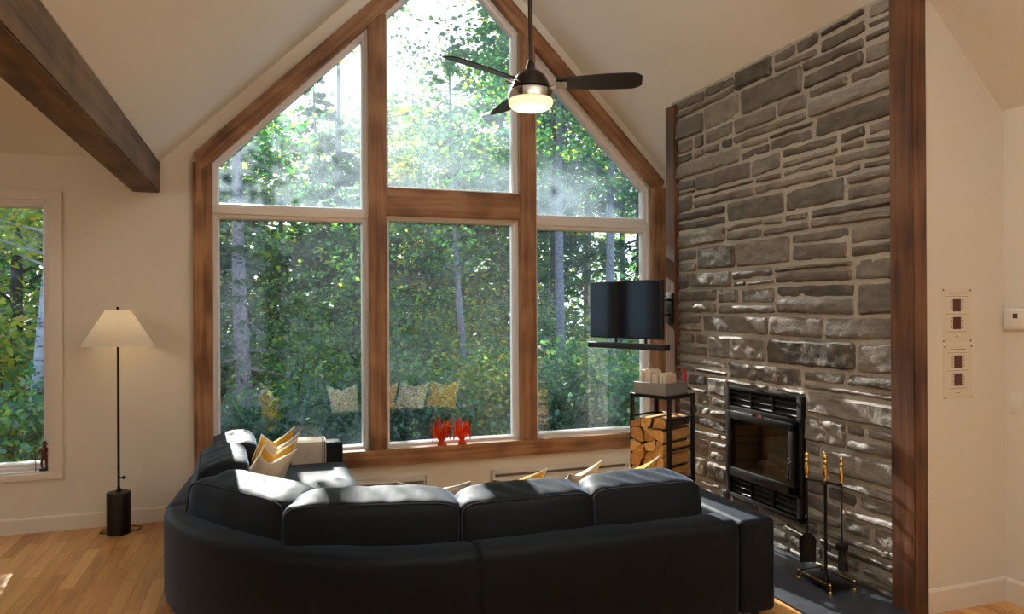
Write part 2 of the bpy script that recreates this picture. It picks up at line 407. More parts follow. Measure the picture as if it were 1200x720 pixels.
MT['ground'] = simple('forest_floor', (.07, .06, .03), .95, nscale=3, nstr=.8, ndist=.05, var=.6)

# ------------------------------------------------------------------ room shell
RX, RZ = 1.504, 4.99                     # ridge
def ceil_z(x):
    if x >= RX: return RZ-1.02*(x-RX)
    if x >= -.77: return RZ-1.0*(RX-x)
    return 2.72
XL, XR, YB, YF = -4.6, 3.79, -5.2, 6.0
b = MB(); b.box(XL-.2, XR+.2, YB-.2, YF+.2, -.12, 0)
struct('floor', b, MT['floor'])
b = MB()
zl = 2.72
b.prism([(XL-.2, zl), (-.774, zl), (RX, RZ), (XR+.2, ceil_z(XR+.2)), (XR+.2, ceil_z(XR+.2)+.15), (RX, RZ+.2), (-.85, zl+.15), (XL-.2, zl+.15)], YB-.2, YF+.22, 'y')
struct('ceiling', b, MT['ceil'])
# window wall: pieces round the two openings
WX0, WX1, WZ0, WZ1, APX, APZ = -.50, 3.52, .34, 2.735, 1.51, 4.745
b = MB(); y0, y1 = YF, YF+.2
LW0, LW1, LZ0, LZ1 = -2.95, -1.50, .425, 2.415
for poly in ([(XL-.2, 0), (LW0, 0), (LW0, 2.76), (XL-.2, 2.76)], [(LW0, 0), (LW1, 0), (LW1, LZ0), (LW0, LZ0)], [(LW0, LZ1), (LW1, LZ1), (LW1, 2.76), (LW0, 2.76)],
             [(LW1, 0), (WX0, 0), (WX0, 3.05), (-.83, 2.76), (LW1, 2.76)], [(WX0, 0), (WX1, 0), (WX1, WZ0), (WX0, WZ0)],
             [(WX1, 0), (XR+.2, 0), (XR+.2, ceil_z(XR+.2)+.05), (WX1, ceil_z(WX1)+.05)],
             [(WX0, WZ1), (APX, APZ), (APX, RZ+.05), (WX0, ceil_z(WX0)+.05)], [(APX, APZ), (WX1, WZ1), (WX1, ceil_z(WX1)+.05), (APX, RZ+.05)]):
    b.prism(poly, y0, y1, 'y')
struct('wall_front', b, MT['wall'])
b = MB(); b.box(XL-.2, XL, YB, YF, 0, 2.78); struct('wall_left', b, MT['wall'])
b = MB(); b.box(XR, XR+.2, YB, YF, 0, 2.72); struct('wall_right', b, MT['wall'])
b = MB(); b.prism([(XL-.2, 0), (XR+.2, 0), (XR+.2, ceil_z(XR+.2)+.05), (RX, RZ+.05), (-.8, 2.78), (XL-.2, 2.78)], YB-.2, YB, 'y'); struct('wall_back', b, MT['wall'])
# drywall box of the chimney breast
CY0, CY1, CX = 2.84, 5.20, 3.185
b = MB(); FB = (3.655, 4.435, .245, 1.035)          # fire insert opening
for ya, yb in ((CY0, FB[0]), (FB[1], CY1)): b.prism([(CX, 0), (XR, 0), (XR, ceil_z(XR)+.02), (CX, ceil_z(CX)+.02)], ya, yb, 'y')
b.prism([(CX, FB[3]), (XR, FB[3]), (XR, ceil_z(XR)+.02), (CX, ceil_z(CX)+.02)], FB[0], FB[1], 'y'); b.box(CX, XR, FB[0], FB[1], 0, FB[2])
struct('wall_chimney', b, MT['wall'])

# ------------------------------------------------------------------ stone face
def rnd(a, c): return a+(c-a)*random.random()
stones = []
def split_len(y0, y1, z0, z1, lo, hi):
    y = y0
    while y < y1-.02:
        l = rnd(lo, hi)
        if y1-(y+l) < .16: l = y1-y
        stones.append([y, y+l, z0, z1]); y += l
SY0, SY1 = 2.93, 5.17
z = 0.0
while z < 3.30:
    h = rnd(.12, .205)
    if 3.36-(z+h) < .06: h = 3.36-z
    y = SY0-rnd(0, .25)
    while y < SY1:
        l = rnd(.28, .78)
        if SY1-(y+l) < .18: l = SY1-y+.02
        ya, yb = max(y, SY0), min(y+l, SY1)
        if yb-ya > .05:
            r = random.random()
            if r < .56:
                k = rnd(.34, .66)
                for (za, zb) in ((z, z+h*k), (z+h*k, z+h)):
                    if random.random() < .35 and yb-ya > .36:
                        mq = ya+(yb-ya)*rnd(.35, .65); stones.append([ya, mq, za, zb]); stones.append([mq, yb, za, zb])
                    else: stones.append([ya, yb, za, zb])
            else: stones.append([ya, yb, z, z+h])
        y += l
    z += h
FB = (3.655, 4.435, .245, 1.035)          # fire insert opening
b = MB()
# mortar bed with a hole for the insert
MXF = 3.176
zt = ceil_z(MXF)
for (ya, yb, za, zb) in ((SY0-.03, FB[0], 0, zt), (FB[1], SY1+.03, 0, zt), (FB[0], FB[1], 0, FB[2]), (FB[0], FB[1], FB[3], zt)):
    ny = max(2, int((yb-ya)/.035)); nz_ = max(2, int((zb-za)/.035)); rows = []
    for i in range(ny+1):
        r_ = []
        for j in range(nz_+1):
            yy = ya+(yb-ya)*i/ny; zz = za+(zb-za)*j/nz_
            e = mnoise.noise(Vector((yy*14, zz*14, 3.3)))*.006
            r_.append((MXF-.004+e, yy, zz))
        rows.append(r_)
    b.strip(rows, 1)
nst = 0
for (ya, yb, za, zb) in stones:
    g = .012
    ya += g*rnd(.6, 1.5); yb -= g*rnd(.6, 1.5); za += g*rnd(.45, 1.1); zb -= g*rnd(.45, 1.1)
    zb = min(zb, 3.285)
    if yb-ya < .04 or zb-za < .015: continue
    # cut round the insert
    if yb > FB[0]-.005 and ya < FB[1]+.005 and zb > FB[2]-.005 and za < FB[3]+.005:
        opts = []
        if FB[0]-.006-ya > .05: opts.append((ya, FB[0]-.006, za, zb))
        if yb-(FB[1]+.006) > .05: opts.append((FB[1]+.006, yb, za, zb))
        if zb-(FB[3]+.006) > .02: opts.append((max(ya, FB[0]), min(yb, FB[1]), FB[3]+.006, zb))
        if (FB[2]-.006)-za > .02: opts.append((max(ya, FB[0]), min(yb, FB[1]), za, FB[2]-.006))
    else: opts = [(ya, yb, za, zb)]
    for (ya, yb, za, zb) in opts:
        nst += 1; sd = nst*3.17
        w, hh = yb-ya, zb-za; pr = rnd(.013, .028); tilt = rnd(-.007, .007); tz = rnd(-.008, .008); rr = min(.030, hh*.42)
        ny = max(7, int(w/.016)); nzz = max(6, int(hh/.013)); rows = []
        sk = rnd(-.012, .012)
        # edge-dense parameters
        def par(n): return [.5-.5*math.cos(PI*i/n)*(1-.25*math.sin(PI*i/n)**2) for i in range(n+1)]
        for a in par(ny):
            r_ = []
            for c in par(nzz):
                yy = ya+w*a; zz = za+hh*c
                # rounded, ragged outline
                da = min(a*w, (1-a)*w); dc = min(c*hh, (1-c)*hh)
                fa = max(0, 1-da/rr); fc = max(0, 1-dc/rr)
                cut = max(0, math.sqrt(fa*fa+fc*fc)-1)
                yy += (.5-a)*2*cut*rr*.7; zz += (.5-c)*2*cut*rr*.7
                yy += mnoise.noise(Vector((sd, yy*9, zz*30)))*.006
                zz += mnoise.noise(Vector((yy*11, sd+9, zz*9)))*.007 + sk*(a-.5)
                e = min(1, max(0, min(da, dc)/.014)); e = e*(2-e)
                x = MXF-(pr+tilt*(a-.5)*2+tz*(c-.5)*2)*e
                x -= e*(mnoise.noise(Vector((yy*16+sd, zz*26, 1)))*.008+mnoise.noise(Vector((yy*48, zz*70, sd)))*.0035+mnoise.noise(Vector((yy*6, zz*11, sd)))*.005)
                if e <= 0: x = MXF+.006
                r_.append((min(x, MXF+.006), yy, zz))
            rows.append(r_)
        b.strip(rows, 0)
o = struct('wall_stone', b, [MT['stone'], MT['mortar']])

# ------------------------------------------------------------------ timbers
def timber(name, p0, p1, side, w, d, mat, parent=None, bev=.006, miter=(0, 0)):
    """stick from p0 to p1 (centre line); side = unit vector across, width w; depth d along x cross side. miter shifts the +side edge at the ends"""
    p0, p1 = Vector(p0), Vector(p1); x = (p1-p0); ln = x.length; x.normalize(); y = Vector(side).normalized(); zc = x.cross(y)
    Mw = Matrix.Identity(4)
    for i in range(3): Mw[i][0] = x[i]; Mw[i][1] = y[i]; Mw[i][2] = zc[i]; Mw[i][3] = p0[i]
    bm = bmesh.new(); bmesh.ops.create_cube(bm, size=1)
    for v in bm.verts:
        v.co = Vector(((v.co.x+.5)*ln, v.co.y*w, v.co.z*d))
        if abs(v.co.x) < 1e-6: v.co.x += miter[0]*(v.co.y/w)*2
        else: v.co.x += miter[1]*(v.co.y/w)*2
    bmesh.ops.bevel(bm, geom=bm.edges[:], offset=bev, segments=2, affect='EDGES')
    q = MB(); bm.verts.ensure_lookup_table(); q.raw([v.co.copy() for v in bm.verts], [tuple(k.index for k in f.verts) for f in bm.faces], 0, True); bm.free()
    return objl(name, q, mat, Mw, parent)
win = empty('window_1', (1.51, 6.0, .30), kind='structure')
tag(win, 'tall gable window with stained pine posts and rafters above the sofa', 'window')
YC, DT = 5.985, .07
T = MT['timber']
timber('side_post', (-.474, YC, .30), (-.474, YC, 2.725), (1, 0, 0), .137, DT, T, win)
timber('side_post', (3.491, YC, .30), (3.491, YC, 2.725), (1, 0, 0), .137, DT, T, win)
timber('mullion_post', (.858, YC, .432), (.858, YC, 4.045), (1, 0, 0), .146, DT-.006, T, win)
timber('mullion_post', (2.177, YC, .432), (2.177, YC, 4.03), (1, 0, 0), .150, DT-.006, T, win)
timber('sill_timber', (-.403, YC, .366), (3.420, YC, .366), (0, 0, 1), .134, DT+.012, T, win)
timber('crosspiece', (.932, YC, 2.488), (2.102, YC, 2.488), (0, 0, 1), .228, DT-.012, T, win)
s2 = math.sqrt(.5); off = .066
AZ0 = 4.785
timber('rafter', (-.51, YC, 2.725), (1.512, YC, 4.742), (-s2, 0, s2), .131, DT+.002, T, win, miter=(0.03, .062))
timber('rafter', (1.508, YC, 4.742), (3.527, YC, 2.725), (s2, 0, s2), .131, DT, T, win, miter=(-.062, -.03))
# white vinyl sashes with panes
def sash(poly, w, glassm, parent, yf0=6.03, yf1=6.13, skip=()):
    n = len(poly); cx = sum(p[0] for p in poly)/n; cz = sum(p[1] for p in poly)/n
    area = sum(poly[i][0]*poly[(i+1) % n][1]-poly[(i+1) % n][0]*poly[i][1] for i in range(n)); sg = 1 if area > 0 else -1
    def inset(wd):
        res = []
        for i in range(n):
            a, c, d = Vector(poly[i-1]), Vector(poly[i]), Vector(poly[(i+1) % n])
            e1 = (c-a).normalized(); e2 = (d-c).normalized()
            n1 = Vector((-e1.y, e1.x))*sg; n2 = Vector((-e2.y, e2.x))*sg
            bis = (n1+n2); k = wd/ (1+n1.dot(n2)); res.append(c+bis*k)
        return res
    q = MB()
    steps = [(0, yf0), (w*.42, yf0), (w*.48, yf0+.022), (w*.86, yf0+.026), (w, yf0+.05), (w, yf1), (0, yf1)]
    rows = []
    for wd, y in steps: rows.append([(p.x, y, p.y) for p in (inset(wd) if wd else [Vector(p) for p in poly])])
    q.strip(rows, 0, False, closed_u=True, closed_v=True)
    so = obj('sash', q, MT['vinyl'], parent, 0)
    g = MB(); gp = inset(w-.008); g.prism([(p.x, p.y) for p in gp], yf0+.062, yf0+.068, 'y')
    obj('pane', g, glassm, so)
    return so
def up(x): return (x-(-.405))+2.75       # inner edge of left rafter
def dn(x): return (3.422-x)+2.73
GU, GL = MT['glass_up'], MT['glass_low']
xl0, xl1 = -.425, .80; sash([(xl0, 2.375), (xl1, 2.375), (xl1, up(xl1)+.02), (xl0, up(xl0)+.02)], .062, GU, win)
sash([(xl0, .40), (xl1, .40), (xl1, 2.375), (xl0, 2.375)], .062, GL, win)
xr0, xr1 = 2.235, 3.44; sash([(xr0, 2.375), (xr1, 2.375), (xr1, dn(xr1)+.02), (xr0, dn(xr0)+.02)], .07, GU, win)
sash([(xr0, .40), (xr1, .40), (xr1, 2.375), (xr0, 2.375)], .07, GL, win)
xc0, xc1 = .905, 2.125; sash([(xc0, .40), (xc1, .40), (xc1, 2.40), (xc0, 2.40)], .062, GL, win)
sash([(xc0, 2.575), (xc1, 2.575), (xc1, dn(xc1)+.02), (1.508, 4.69), (xc0, up(xc0)+.02)], .06, GU, win)
# left window
w2 = empty('window_2', (-2.2, 6.0, .38), kind='structure')
tag(w2, 'white cased window at the left edge of the room, beside the floor lamp', 'window')
q = MB(); cw = .082
x0, x1, za, zb = LW0, LW1, LZ0, LZ1
for bx in ((x0-cw, x0, za, zb), (x1, x1+cw, za, zb), (x0-cw, x1+cw, zb, zb+cw*.6), (x0-cw, x1+cw, za-cw*.6, za)): q.bev(bx[0], bx[1], 5.978, 6.02, bx[2], bx[3], .004)
for bx in ((x0, x0+.012, za, zb), (x1-.012, x1, za, zb), (x0, x1, zb-.012, zb), (x0, x1, za, za+.012)): q.box(bx[0], bx[1], 5.99, 6.15, bx[2], bx[3])
obj('casing', q, MT['trimw'], w2)
sash([(x0+.01, za+.01), (x1-.01, za+.01), (x1-.01, zb-.01), (x0+.01, zb-.01)], .055, GL, w2, 6.045, 6.15)

# baseboards
def board(name, p0, p1, nrm, h=.112, t=.016):
    p0, p1 = Vector((*p0, 0)), Vector((*p1, 0)); d = (p1-p0).normalized(); n = Vector((*nrm, 0)); q = MB()
    prof = [(0, 0), (t, 0), (t, h-.012), (t-.006, h-.002), (t-.009, h), (0, h)]
    q.strip([[p+n*a+Vector((0, 0, z)) for a, z in prof] for p in (p0, p1)], 0, False, closed_v=True)
    q.raw([p0+n*a+Vector((0, 0, z)) for a, z in prof], [tuple(range(6))]); q.raw([p1+n*a+Vector((0, 0, z)) for a, z in prof], [tuple(range(6))[::-1]])
    return struct(name, q, MT['trimw'])
board('baseboard_front', (XL, 6.0), (.60, 6.0), (0, -1))
board('baseboard_chimney', (3.225, CY0), (XR, CY0), (0, -1), .125)
board('baseboard_right', (XR, CY0-.016), (XR, YB), (-1, 0), .125)
board('baseboard_left', (XL, YB), (XL, 6.0), (1, 0))
# posts framing the stone, eave beam
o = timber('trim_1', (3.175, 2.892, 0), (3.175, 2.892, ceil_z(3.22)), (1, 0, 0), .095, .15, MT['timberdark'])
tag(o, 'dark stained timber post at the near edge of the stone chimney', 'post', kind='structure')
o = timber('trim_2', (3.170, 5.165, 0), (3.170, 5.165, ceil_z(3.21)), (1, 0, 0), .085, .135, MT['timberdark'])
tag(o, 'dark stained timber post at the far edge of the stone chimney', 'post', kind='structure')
o = timber('ceiling_beam', (-.868, YB, 2.602), (-.868, 6.0, 2.602), (1, 0, 0), .19, .238, MT['beam'], bev=.008)
tag(o, 'heavy weathered timber beam under the left ceiling edge', 'beam', kind='structure')
b = MB(); b.bev(2.62, 3.172, 2.55, 5.09, 0, .014, .003); o = obj('hearth_slab', b, MT['slate'])
tag(o, 'dark slate hearth slab on the floor below the stone chimney', 'hearth')

# ------------------------------------------------------------------ sofa
sofa = empty('sectional_sofa', (.9, 4.1, 0), label='large dark charcoal sectional sofa with a curved corner, its back to the camera', cat='sofa')
SF = MT['sofa']
def sweep(path, prof, name, parent, mat, wr=.0):
    """prof: (inward offset, z); path: plan points, inward = to the left-hand side of travel"""
    path = [Vector((*p, 0)) for p in path]; k = len(path); rows = []
    for i, p in enumerate(path):
        t = (path[min(i+1, k-1)]-path[max(i-1, 0)]).normalized(); n = Vector((t.y, -t.x, 0))
        ed = 1 if i in (0, k-1) else 0
        rows.append([p+n*(a+(.014*ed if a < .1 else 0))+Vector((0, 0, z-(.012*ed if z > .4 else 0)+wr*mnoise.noise(Vector((p.x*5, p.y*5, a*9)))) ) for a, z in prof])
    q = MB(); q.strip(rows, 0, True, closed_v=True); m_ = len(prof)
    q.raw(rows[0], [tuple(range(m_))]); q.raw(rows[-1], [tuple(range(m_))[::-1]])
    return obj(name, q, mat, parent, 50)
def shell_prof(w=.19, zt=.525, r=.05, z0=.045):
    pr = [(0.012, z0), (0, z0+.02), (0, zt-r)]
    for i in range(1, 6): a = PI/2*i/5; pr.append((r-r*math.cos(a), zt-r+r*math.sin(a)))
    pr += [(w-.03, zt)]
    for i in range(1, 5): a = PI/2*i/4; pr.append((w-.03+.03*math.sin(a), zt-.03+.03*math.cos(a)))
    pr += [(w, z0)]
    return pr
def smooth_path(pts, n=60):
    P = np.array(pts); k = len(P)
    t = np.concatenate([[0], np.cumsum(np.hypot(*np.diff(P, axis=0).T))]); s = np.linspace(0, t[-1], n)
    # Catmull-Rom via cubic hermite
    m_ = np.gradient(P, t, axis=0); o_ = []
    for q in s:
        i = min(np.searchsorted(t, q, 'right')-1, k-2); h = t[i+1]-t[i]; u = (q-t[i])/h
        o_.append((2*u**3-3*u**2+1)*P[i]+(u**3-2*u**2+u)*h*m_[i]+(-2*u**3+3*u**2)*P[i+1]+(u**3-u**2)*h*m_[i+1])
    return [tuple(p) for p in o_]
SYR = 3.045
right_path = [(2.238-.02*i, SYR+.00) for i in range(0, 69)]
sweep([(p[0], p[1]) for p in right_path], shell_prof(), 'back_frame', sofa, SF, .003)
corner = smooth_path([(.882, SYR-.004), (.64, SYR+.012), (.42, 3.105), (.20, 3.215), (-.03, 3.395), (-.22, 3.60), (-.38, 3.84), (-.49, 4.08), (-.55, 4.33)], 60)
sweep(corner, shell_prof(), 'back_frame', sofa, SF, .003)
left_path = [(-.552+.095*i/30, 4.335+(5.70-4.335)*i/30) for i in range(31)]
sweep(left_path, shell_prof(), 'back_frame', sofa, SF, .003)
def arm(x0, x1, y0, y1, zt, name='arm'):
    q = MB(); q.bev(x0, x1, y0, y1, .045, zt, .03, 4); return obj(name, q, SF, sofa)
arm(2.242, 2.452, SYR-.005, 4.03, .522)
arm(-.46, .545, 5.70, 5.885, .565)
# seat base and seat cushions
def rounded(c, size, rz=0, rx=0, k=6, n=20, puff=0., wr=0., seed=0., ry=0, fn=None):
    P, F = _SC[n]; P = P.copy()
    nr = (np.abs(P)**k).sum(1)**(1/k); Q = P/nr[:, None]
    hx, hy, hz = size[0]/2, size[1]/2, size[2]/2
    V = Q*np.array([hx, hy, hz])
    if fn is not None: V = fn(V, Q)
    Rm = np.array((Matrix.Rotation(rz, 3, 'Z') @ Matrix.Rotation(ry, 3, 'Y') @ Matrix.Rotation(rx, 3, 'X')))
    if wr:
        for i in range(len(V)):
            p = Vector(V[i]); d = mnoise.noise(Vector((p.x*6+seed, p.y*6, p.z*6)))*wr+mnoise.noise(Vector((p.x*26+p.z*10+seed, p.y*9, seed)))*wr*.45
            V[i] = V[i]*(1+0)+Q[i]/np.linalg.norm(Q[i])*d
    V = V@Rm.T+np.array(c)
    return V, F
def cushion(name, c, size, rz=0, rx=0, k=9, wr=.006, seed=0., puffy=.1, mat=SF, pipe=MT['sofaseam'], parent=sofa, ry=0, crown=.066):
    def fn(V, Q):
        V = V.copy(); hx, hy, hz = size[0]/2, size[1]/2, size[2]/2
        # bulge faces, crown the top
        u, w_ = V[:, 0]/hx, V[:, 2]/hz
        V[:, 1] *= 1+puffy*(1-u**2)*(1-w_**2)*1.3
        top = np.clip(w_, 0, 1)
        yy = V[:, 1]/hy; rp = np.clip((yy+1)/1.35, 0, 1); V[:, 2] += top**2*crown*(1-np.abs(u)**7)*(rp-.25*np.clip(yy-.35, 0, 1))
        # gathered diagonal folds along the upper rear seam
        fold = np.sin((V[:, 0]*46+V[:, 1]*38+seed*3))*np.exp(-((w_-.93)/.25)**2)*np.exp(-((V[:, 1]/hy+.25)/.6)**2)
        V[:, 2] += fold*.007*np.clip((yy+1)*3, 0, 1)
        return V
    V, F = rounded(c, size, rz, rx, k, 20, 0, wr, seed, ry, fn)
    q = MB(); q.raw(V, F, 0, True); o = obj(name, q, mat, parent, 0)
    loop = []; Rm = Matrix.Rotation(rz, 3, 'Z') @ Matrix.Rotation(ry, 3, 'Y') @ Matrix.Rotation(rx, 3, 'X'); e = 2/(k*.9)
    for i in range(64):
        a = 2*PI*i/64; ca, sa = math.cos(a), math.sin(a)
        x = size[0]/2*.965*math.copysign(abs(ca)**e, ca); z = size[2]/2*.965*math.copysign(abs(sa)**e, sa)
        loop.append(Vector(c)+Rm @ Vector((x, -size[1]/2*.925, z)))
    q = MB(); q.tube(loop, .0045, 6, closed=True); obj('piping', q, pipe, o, 0)
    return o
def base_prism(poly, z0, z1, name):
    q = MB(); q.prism(poly, z0, z1, 'z'); return obj(name, q, SF, sofa)
base_prism([(2.24, 3.22), (2.24, 4.0), (.62, 4.0), (.54, 4.1), (.54, 5.70), (-.28, 5.70), (-.36, 4.33), (-.30, 4.13), (-.20, 3.92), (-.05, 3.72), (.10, 3.55), (.30, 3.39), (.52, 3.28), (.7, 3.23)][::-1], .045, .25, 'seat_base')
def seat(x0, x1, y0, y1):
    V, F = rounded(((x0+x1)/2, (y0+y1)/2, .335), (x1-x0, y1-y0, .18), k=12, wr=.004, seed=x0)
    q = MB(); q.raw(V, F, 0, True); return obj('seat_cushion', q, SF, sofa, 0)
seat(1.47, 2.235, 3.24, 4.03); seat(.68, 1.465, 3.24, 4.03); seat(-.28, .56, 4.82, 5.695)
V = MB(); V.prism([(.675, 3.24), (.675, 4.03), (.56, 4.10), (.56, 4.815), (-.30, 4.815), (-.34, 4.33), (-.28, 4.13), (-.18, 3.92), (-.03, 3.72), (.12, 3.55), (.32, 3.40), (.52, 3.29)][::-1], .25, .415, 'z'); obj('seat_cushion', V, SF, sofa)
for x, y in ((2.38, 3.12), (2.38, 3.95), (.9, 3.12), (-.33, 4.0), (-.42, 5.8), (.47, 5.8), (.5, 4.1)):
    q = MB(); q.lathe([(.02, 0), (.022, .004), (.024, .05)], (x, y, 0), 12); obj('foot', q, MT['blackmatte'], sofa)
# back cushions (right run, corner, left run)
lean = math.radians(-9)
cushion('back_cushion', (1.825, 3.345, 0.502), (.63, .27, 0.35), 0, lean, seed=1.3)
cushion('back_cushion', (1.185, 3.350, 0.495), (.70, .27, 0.35), 0, lean, seed=4.1)
cushion('back_cushion', (.475, 3.455, 0.502), (.83, .27, 0.35), math.radians(-14), lean, seed=7.7)
cushion('back_cushion', (-.085, 3.905, 0.497), (.84, .27, 0.36), math.radians(-55), lean, seed=2.9)
cushion('back_cushion', (-.285, 4.55, 0.532), (.70, .27, 0.37), math.radians(-86), lean, seed=5.2)
cushion('back_cushion', (-.25, 5.22, 0.502), (.68, .27, 0.39), math.radians(-86), lean, seed=8.8)

# ------------------------------------------------------------------ throw pillows
def throw_pillow(label, c, rz, rx, mat, size=.45, th=.15, roll=0, seed=0., group=None, chop=.07):
    n = 22; front = []; 
    root = empty('throw_pillow', c, 0, label, 'pillow', group)
    Rm = Matrix.Rotation(rz, 4, 'Z') @ Matrix.Rotation(rx, 4, 'X') @ Matrix.Rotation(roll, 4, 'Y')
    Mw = Matrix.Translation(c) @ Rm @ Matrix.Translation((0, 0, size/2))
    def pt(u, v, s):
        # concave sides, pointed corners
        x = size/2*u*(1-.075*(1-v*v)*abs(u)); z = size/2*v*(1-.075*(1-u*u)*abs(v))
        prof = max(0, (1-u**2))**.55*max(0, (1-v**2))**.55
        z -= chop*max(0, (v+.35)/1.35)**1.5*max(0, 1-abs(u)**1.15) if v > -.35 else 0
        y = s*th/2*prof+mnoise.noise(Vector((u*2.4+seed, v*2.4, s)))*.014*prof
        return Mw @ Vector((x, y, z))
    g = [math.sin(PI/2*(-1+2*i/n)) for i in range(n+1)]
    q = MB()
    q.strip([[pt(u, v, 1) for v in g] for u in g]); q.strip([[pt(u, v, -1) for v in g] for u in g][::-1])
    obj('cover', q, mat, root, 0)
    ed = [(u, -1) for u in g]+[(1, v) for v in g[1:]]+[(u, 1) for u in g[::-1][1:]]+[(-1, v) for v in g[::-1][1:-1]]
    q = MB(); q.tube([pt(u, v, 0) for u, v in ed], .005, 6, closed=True); obj('piping', q, MT['pipew'], root, 0)
    return root
Y_, C_ = MT['yellow'], MT['cream']
ZS = .395
la = math.radians(60)
LP = [('mustard yellow pillow farthest back in the pile at the sofa corner', (-.06, 4.98), 60, -17, Y_, 3),
      ('cream pillow between two yellow pillows, its edge toward the window', (-.055, 4.82), 60, -21, C_, 3),
      ('mustard yellow pillow sandwiched behind the foremost cream pillow', (-.11, 4.66), 60, -25, Y_, 6),
      ('foremost cream pillow of the pile at the sofa corner', (-.16, 4.50), 56, -31, C_, 8)]
for i, (lb, (x, y), rz, rx, m_, rl) in enumerate(LP):
    throw_pillow(lb, (x, y, ZS), math.radians(rz), math.radians(-rx), m_, .43, .13, math.radians(rl), i*3.1, 'throw pillows on the sofa')
RP = [('cream pillow peeking over the sofa back left of a yellow one, corner tips raised', (.86, 3.80), -18, 30, C_, 0, .37),
      ('yellow pillow behind the middle back cushion, one pointed corner showing', (1.20, 3.79), 22, 30, Y_, 0, .38),
      ('cream pillow by the gap between the two right back cushions', (1.55, 3.79), 38, 30, C_, 0, .38),
      ('yellow pillow behind the right back cushion, in front of the firewood', (1.93, 3.80), 35, 30, Y_, 0, .38)]
for i, (lb, (x, y), rz, rx, m_, rl, sz) in enumerate(RP):
    throw_pillow(lb, (x, y, ZS-.01), math.radians(rz), math.radians(rx), m_, sz, .13, math.radians(rl), 20+i*2.7, 'throw pillows on the sofa', .05)

# throw blanket over the far arm
th = empty('throw_blanket', (.32, 5.79, .57), label='beige throw blanket with dark edge stripes draped over the far sofa arm', cat='blanket')
prof = [(5.680, .18), (5.684, .35), (5.682, .52), (5.692, .572), (5.72, .582), (5.79, .584), (5.865, .582), (5.893, .570), (5.902, .52), (5.900, .40)]
pp = smooth_path(prof, 40)
def throw_strip(x0, x1, nx, off=0):
    return [[(x0+(x1-x0)*i/nx, y+(off if y > 5.79 else -off)*(z < .575)+.004*math.sin(i*1.3+z*9)*(z < .5)*0, z+off) for (y, z) in pp] for i in range(nx+1)]
q = MB(); a = throw_strip(.16, .415, 10, 0); c = throw_strip(.16, .415, 10, .008); q.strip(a[::-1]); q.strip(c)
q.strip([a[0], c[0]]); q.strip([c[-1], a[-1]])
obj('cloth', q, MT['throw'], th)
for xs in (.385, .40):
    q = MB(); q.strip(throw_strip(xs, xs+.006, 1, .0095)); obj('stripe', q, MT['throwdark'], th)

# ------------------------------------------------------------------ floor lamp
LX, LY = -1.02, 5.77
lamp = empty('floor_lamp', (LX, LY, 0), label='slim floor lamp with white cone shade and black drum base by the left window', cat='lamp')
q = MB(); q.lathe([(.074, 0), (.078, .004), (.078, .292), (.075, .296)], (LX, LY, 0), 40); obj('base', q, MT['bronze'], lamp)
q = MB(); q.lathe([(.018, .296), (.018, .31), (.011, .325), (.009, .335)], (LX, LY, 0), 16); q.tube([(LX, LY, .33), (LX, LY, 1.57)], .0085, 10); obj('pole', q, MT['bronze'], lamp)
q = MB(); q.tube([(LX, LY, .40), (LX+.03, LY-.02, .40)], .006, 8); q.lathe([(.004, -.012), (.013, -.006), (.013, .006), (.004, .012)], (LX+.038, LY-.024, .402), 10); obj('switch', q, MT['bronze'], lamp)
q = MB(); prof = [(.232, 1.345), (.078, 1.600), (.076, 1.600), (.230, 1.345)]; q.lathe([(.230, 1.345), (.232, 1.345), (.079, 1.600), (.077, 1.600)], (LX, LY, 0), 56, caps=False); obj('lamp_shade', q, MT['shade'], lamp, 60)
q = MB()
for k in range(3):
    a_ = k*2*PI/3; q.tube([(LX, LY, 1.575), (LX+.077*math.cos(a_), LY+.077*math.sin(a_), 1.598)], .003, 6)
q.tube([(LX, LY, 1.56), (LX, LY, 1.605)], .005, 8); q.box(LX-.009, LX+.009, LY-.009, LY+.009, 1.604, 1.622); obj('finial', q, MT['bronze'], lamp)
q = MB(); q.lathe([(.004, 1.40), (.025, 1.42), (.032, 1.45), (.025, 1.48), (.012, 1.50)], (LX, LY, 0), 16); obj('bulb', q, MT['bulb'], lamp)
q = MB(); q.tube(smooth_path([(LX-.06, LY+.02), (LX-.13, LY+.03), (LX-.06, LY+.12), (LX+.10, LY+.13), (LX+.12, LY+.02), (LX+.06, LY-.01)], 30) and [(*p, .005) for p in smooth_path([(LX-.06, LY+.03), (LX-.12, LY+.02), (LX-.10, LY+.12), (LX+.04, LY+.16), (LX+.13, LY+.10), (LX+.10, LY+.02), (LX+.05, LY+.04)], 40)], .0035, 6); obj('cord', q, MT['bronze'], lamp)
q = MB(); q.bev(-.985, -.905, 5.992, 6.0, .345, .465, .003); pl = obj('wall_outlet', q, MT['plasticw']); tag(pl, 'white outlet plate on the wall behind the floor lamp', 'outlet')
for zz in (.375, .425):
    q = MB(); q.bev(-.962, -.928, 5.989, 5.993, zz-.014, zz+.014, .002); obj('socket', q, MT['trimw'], pl)

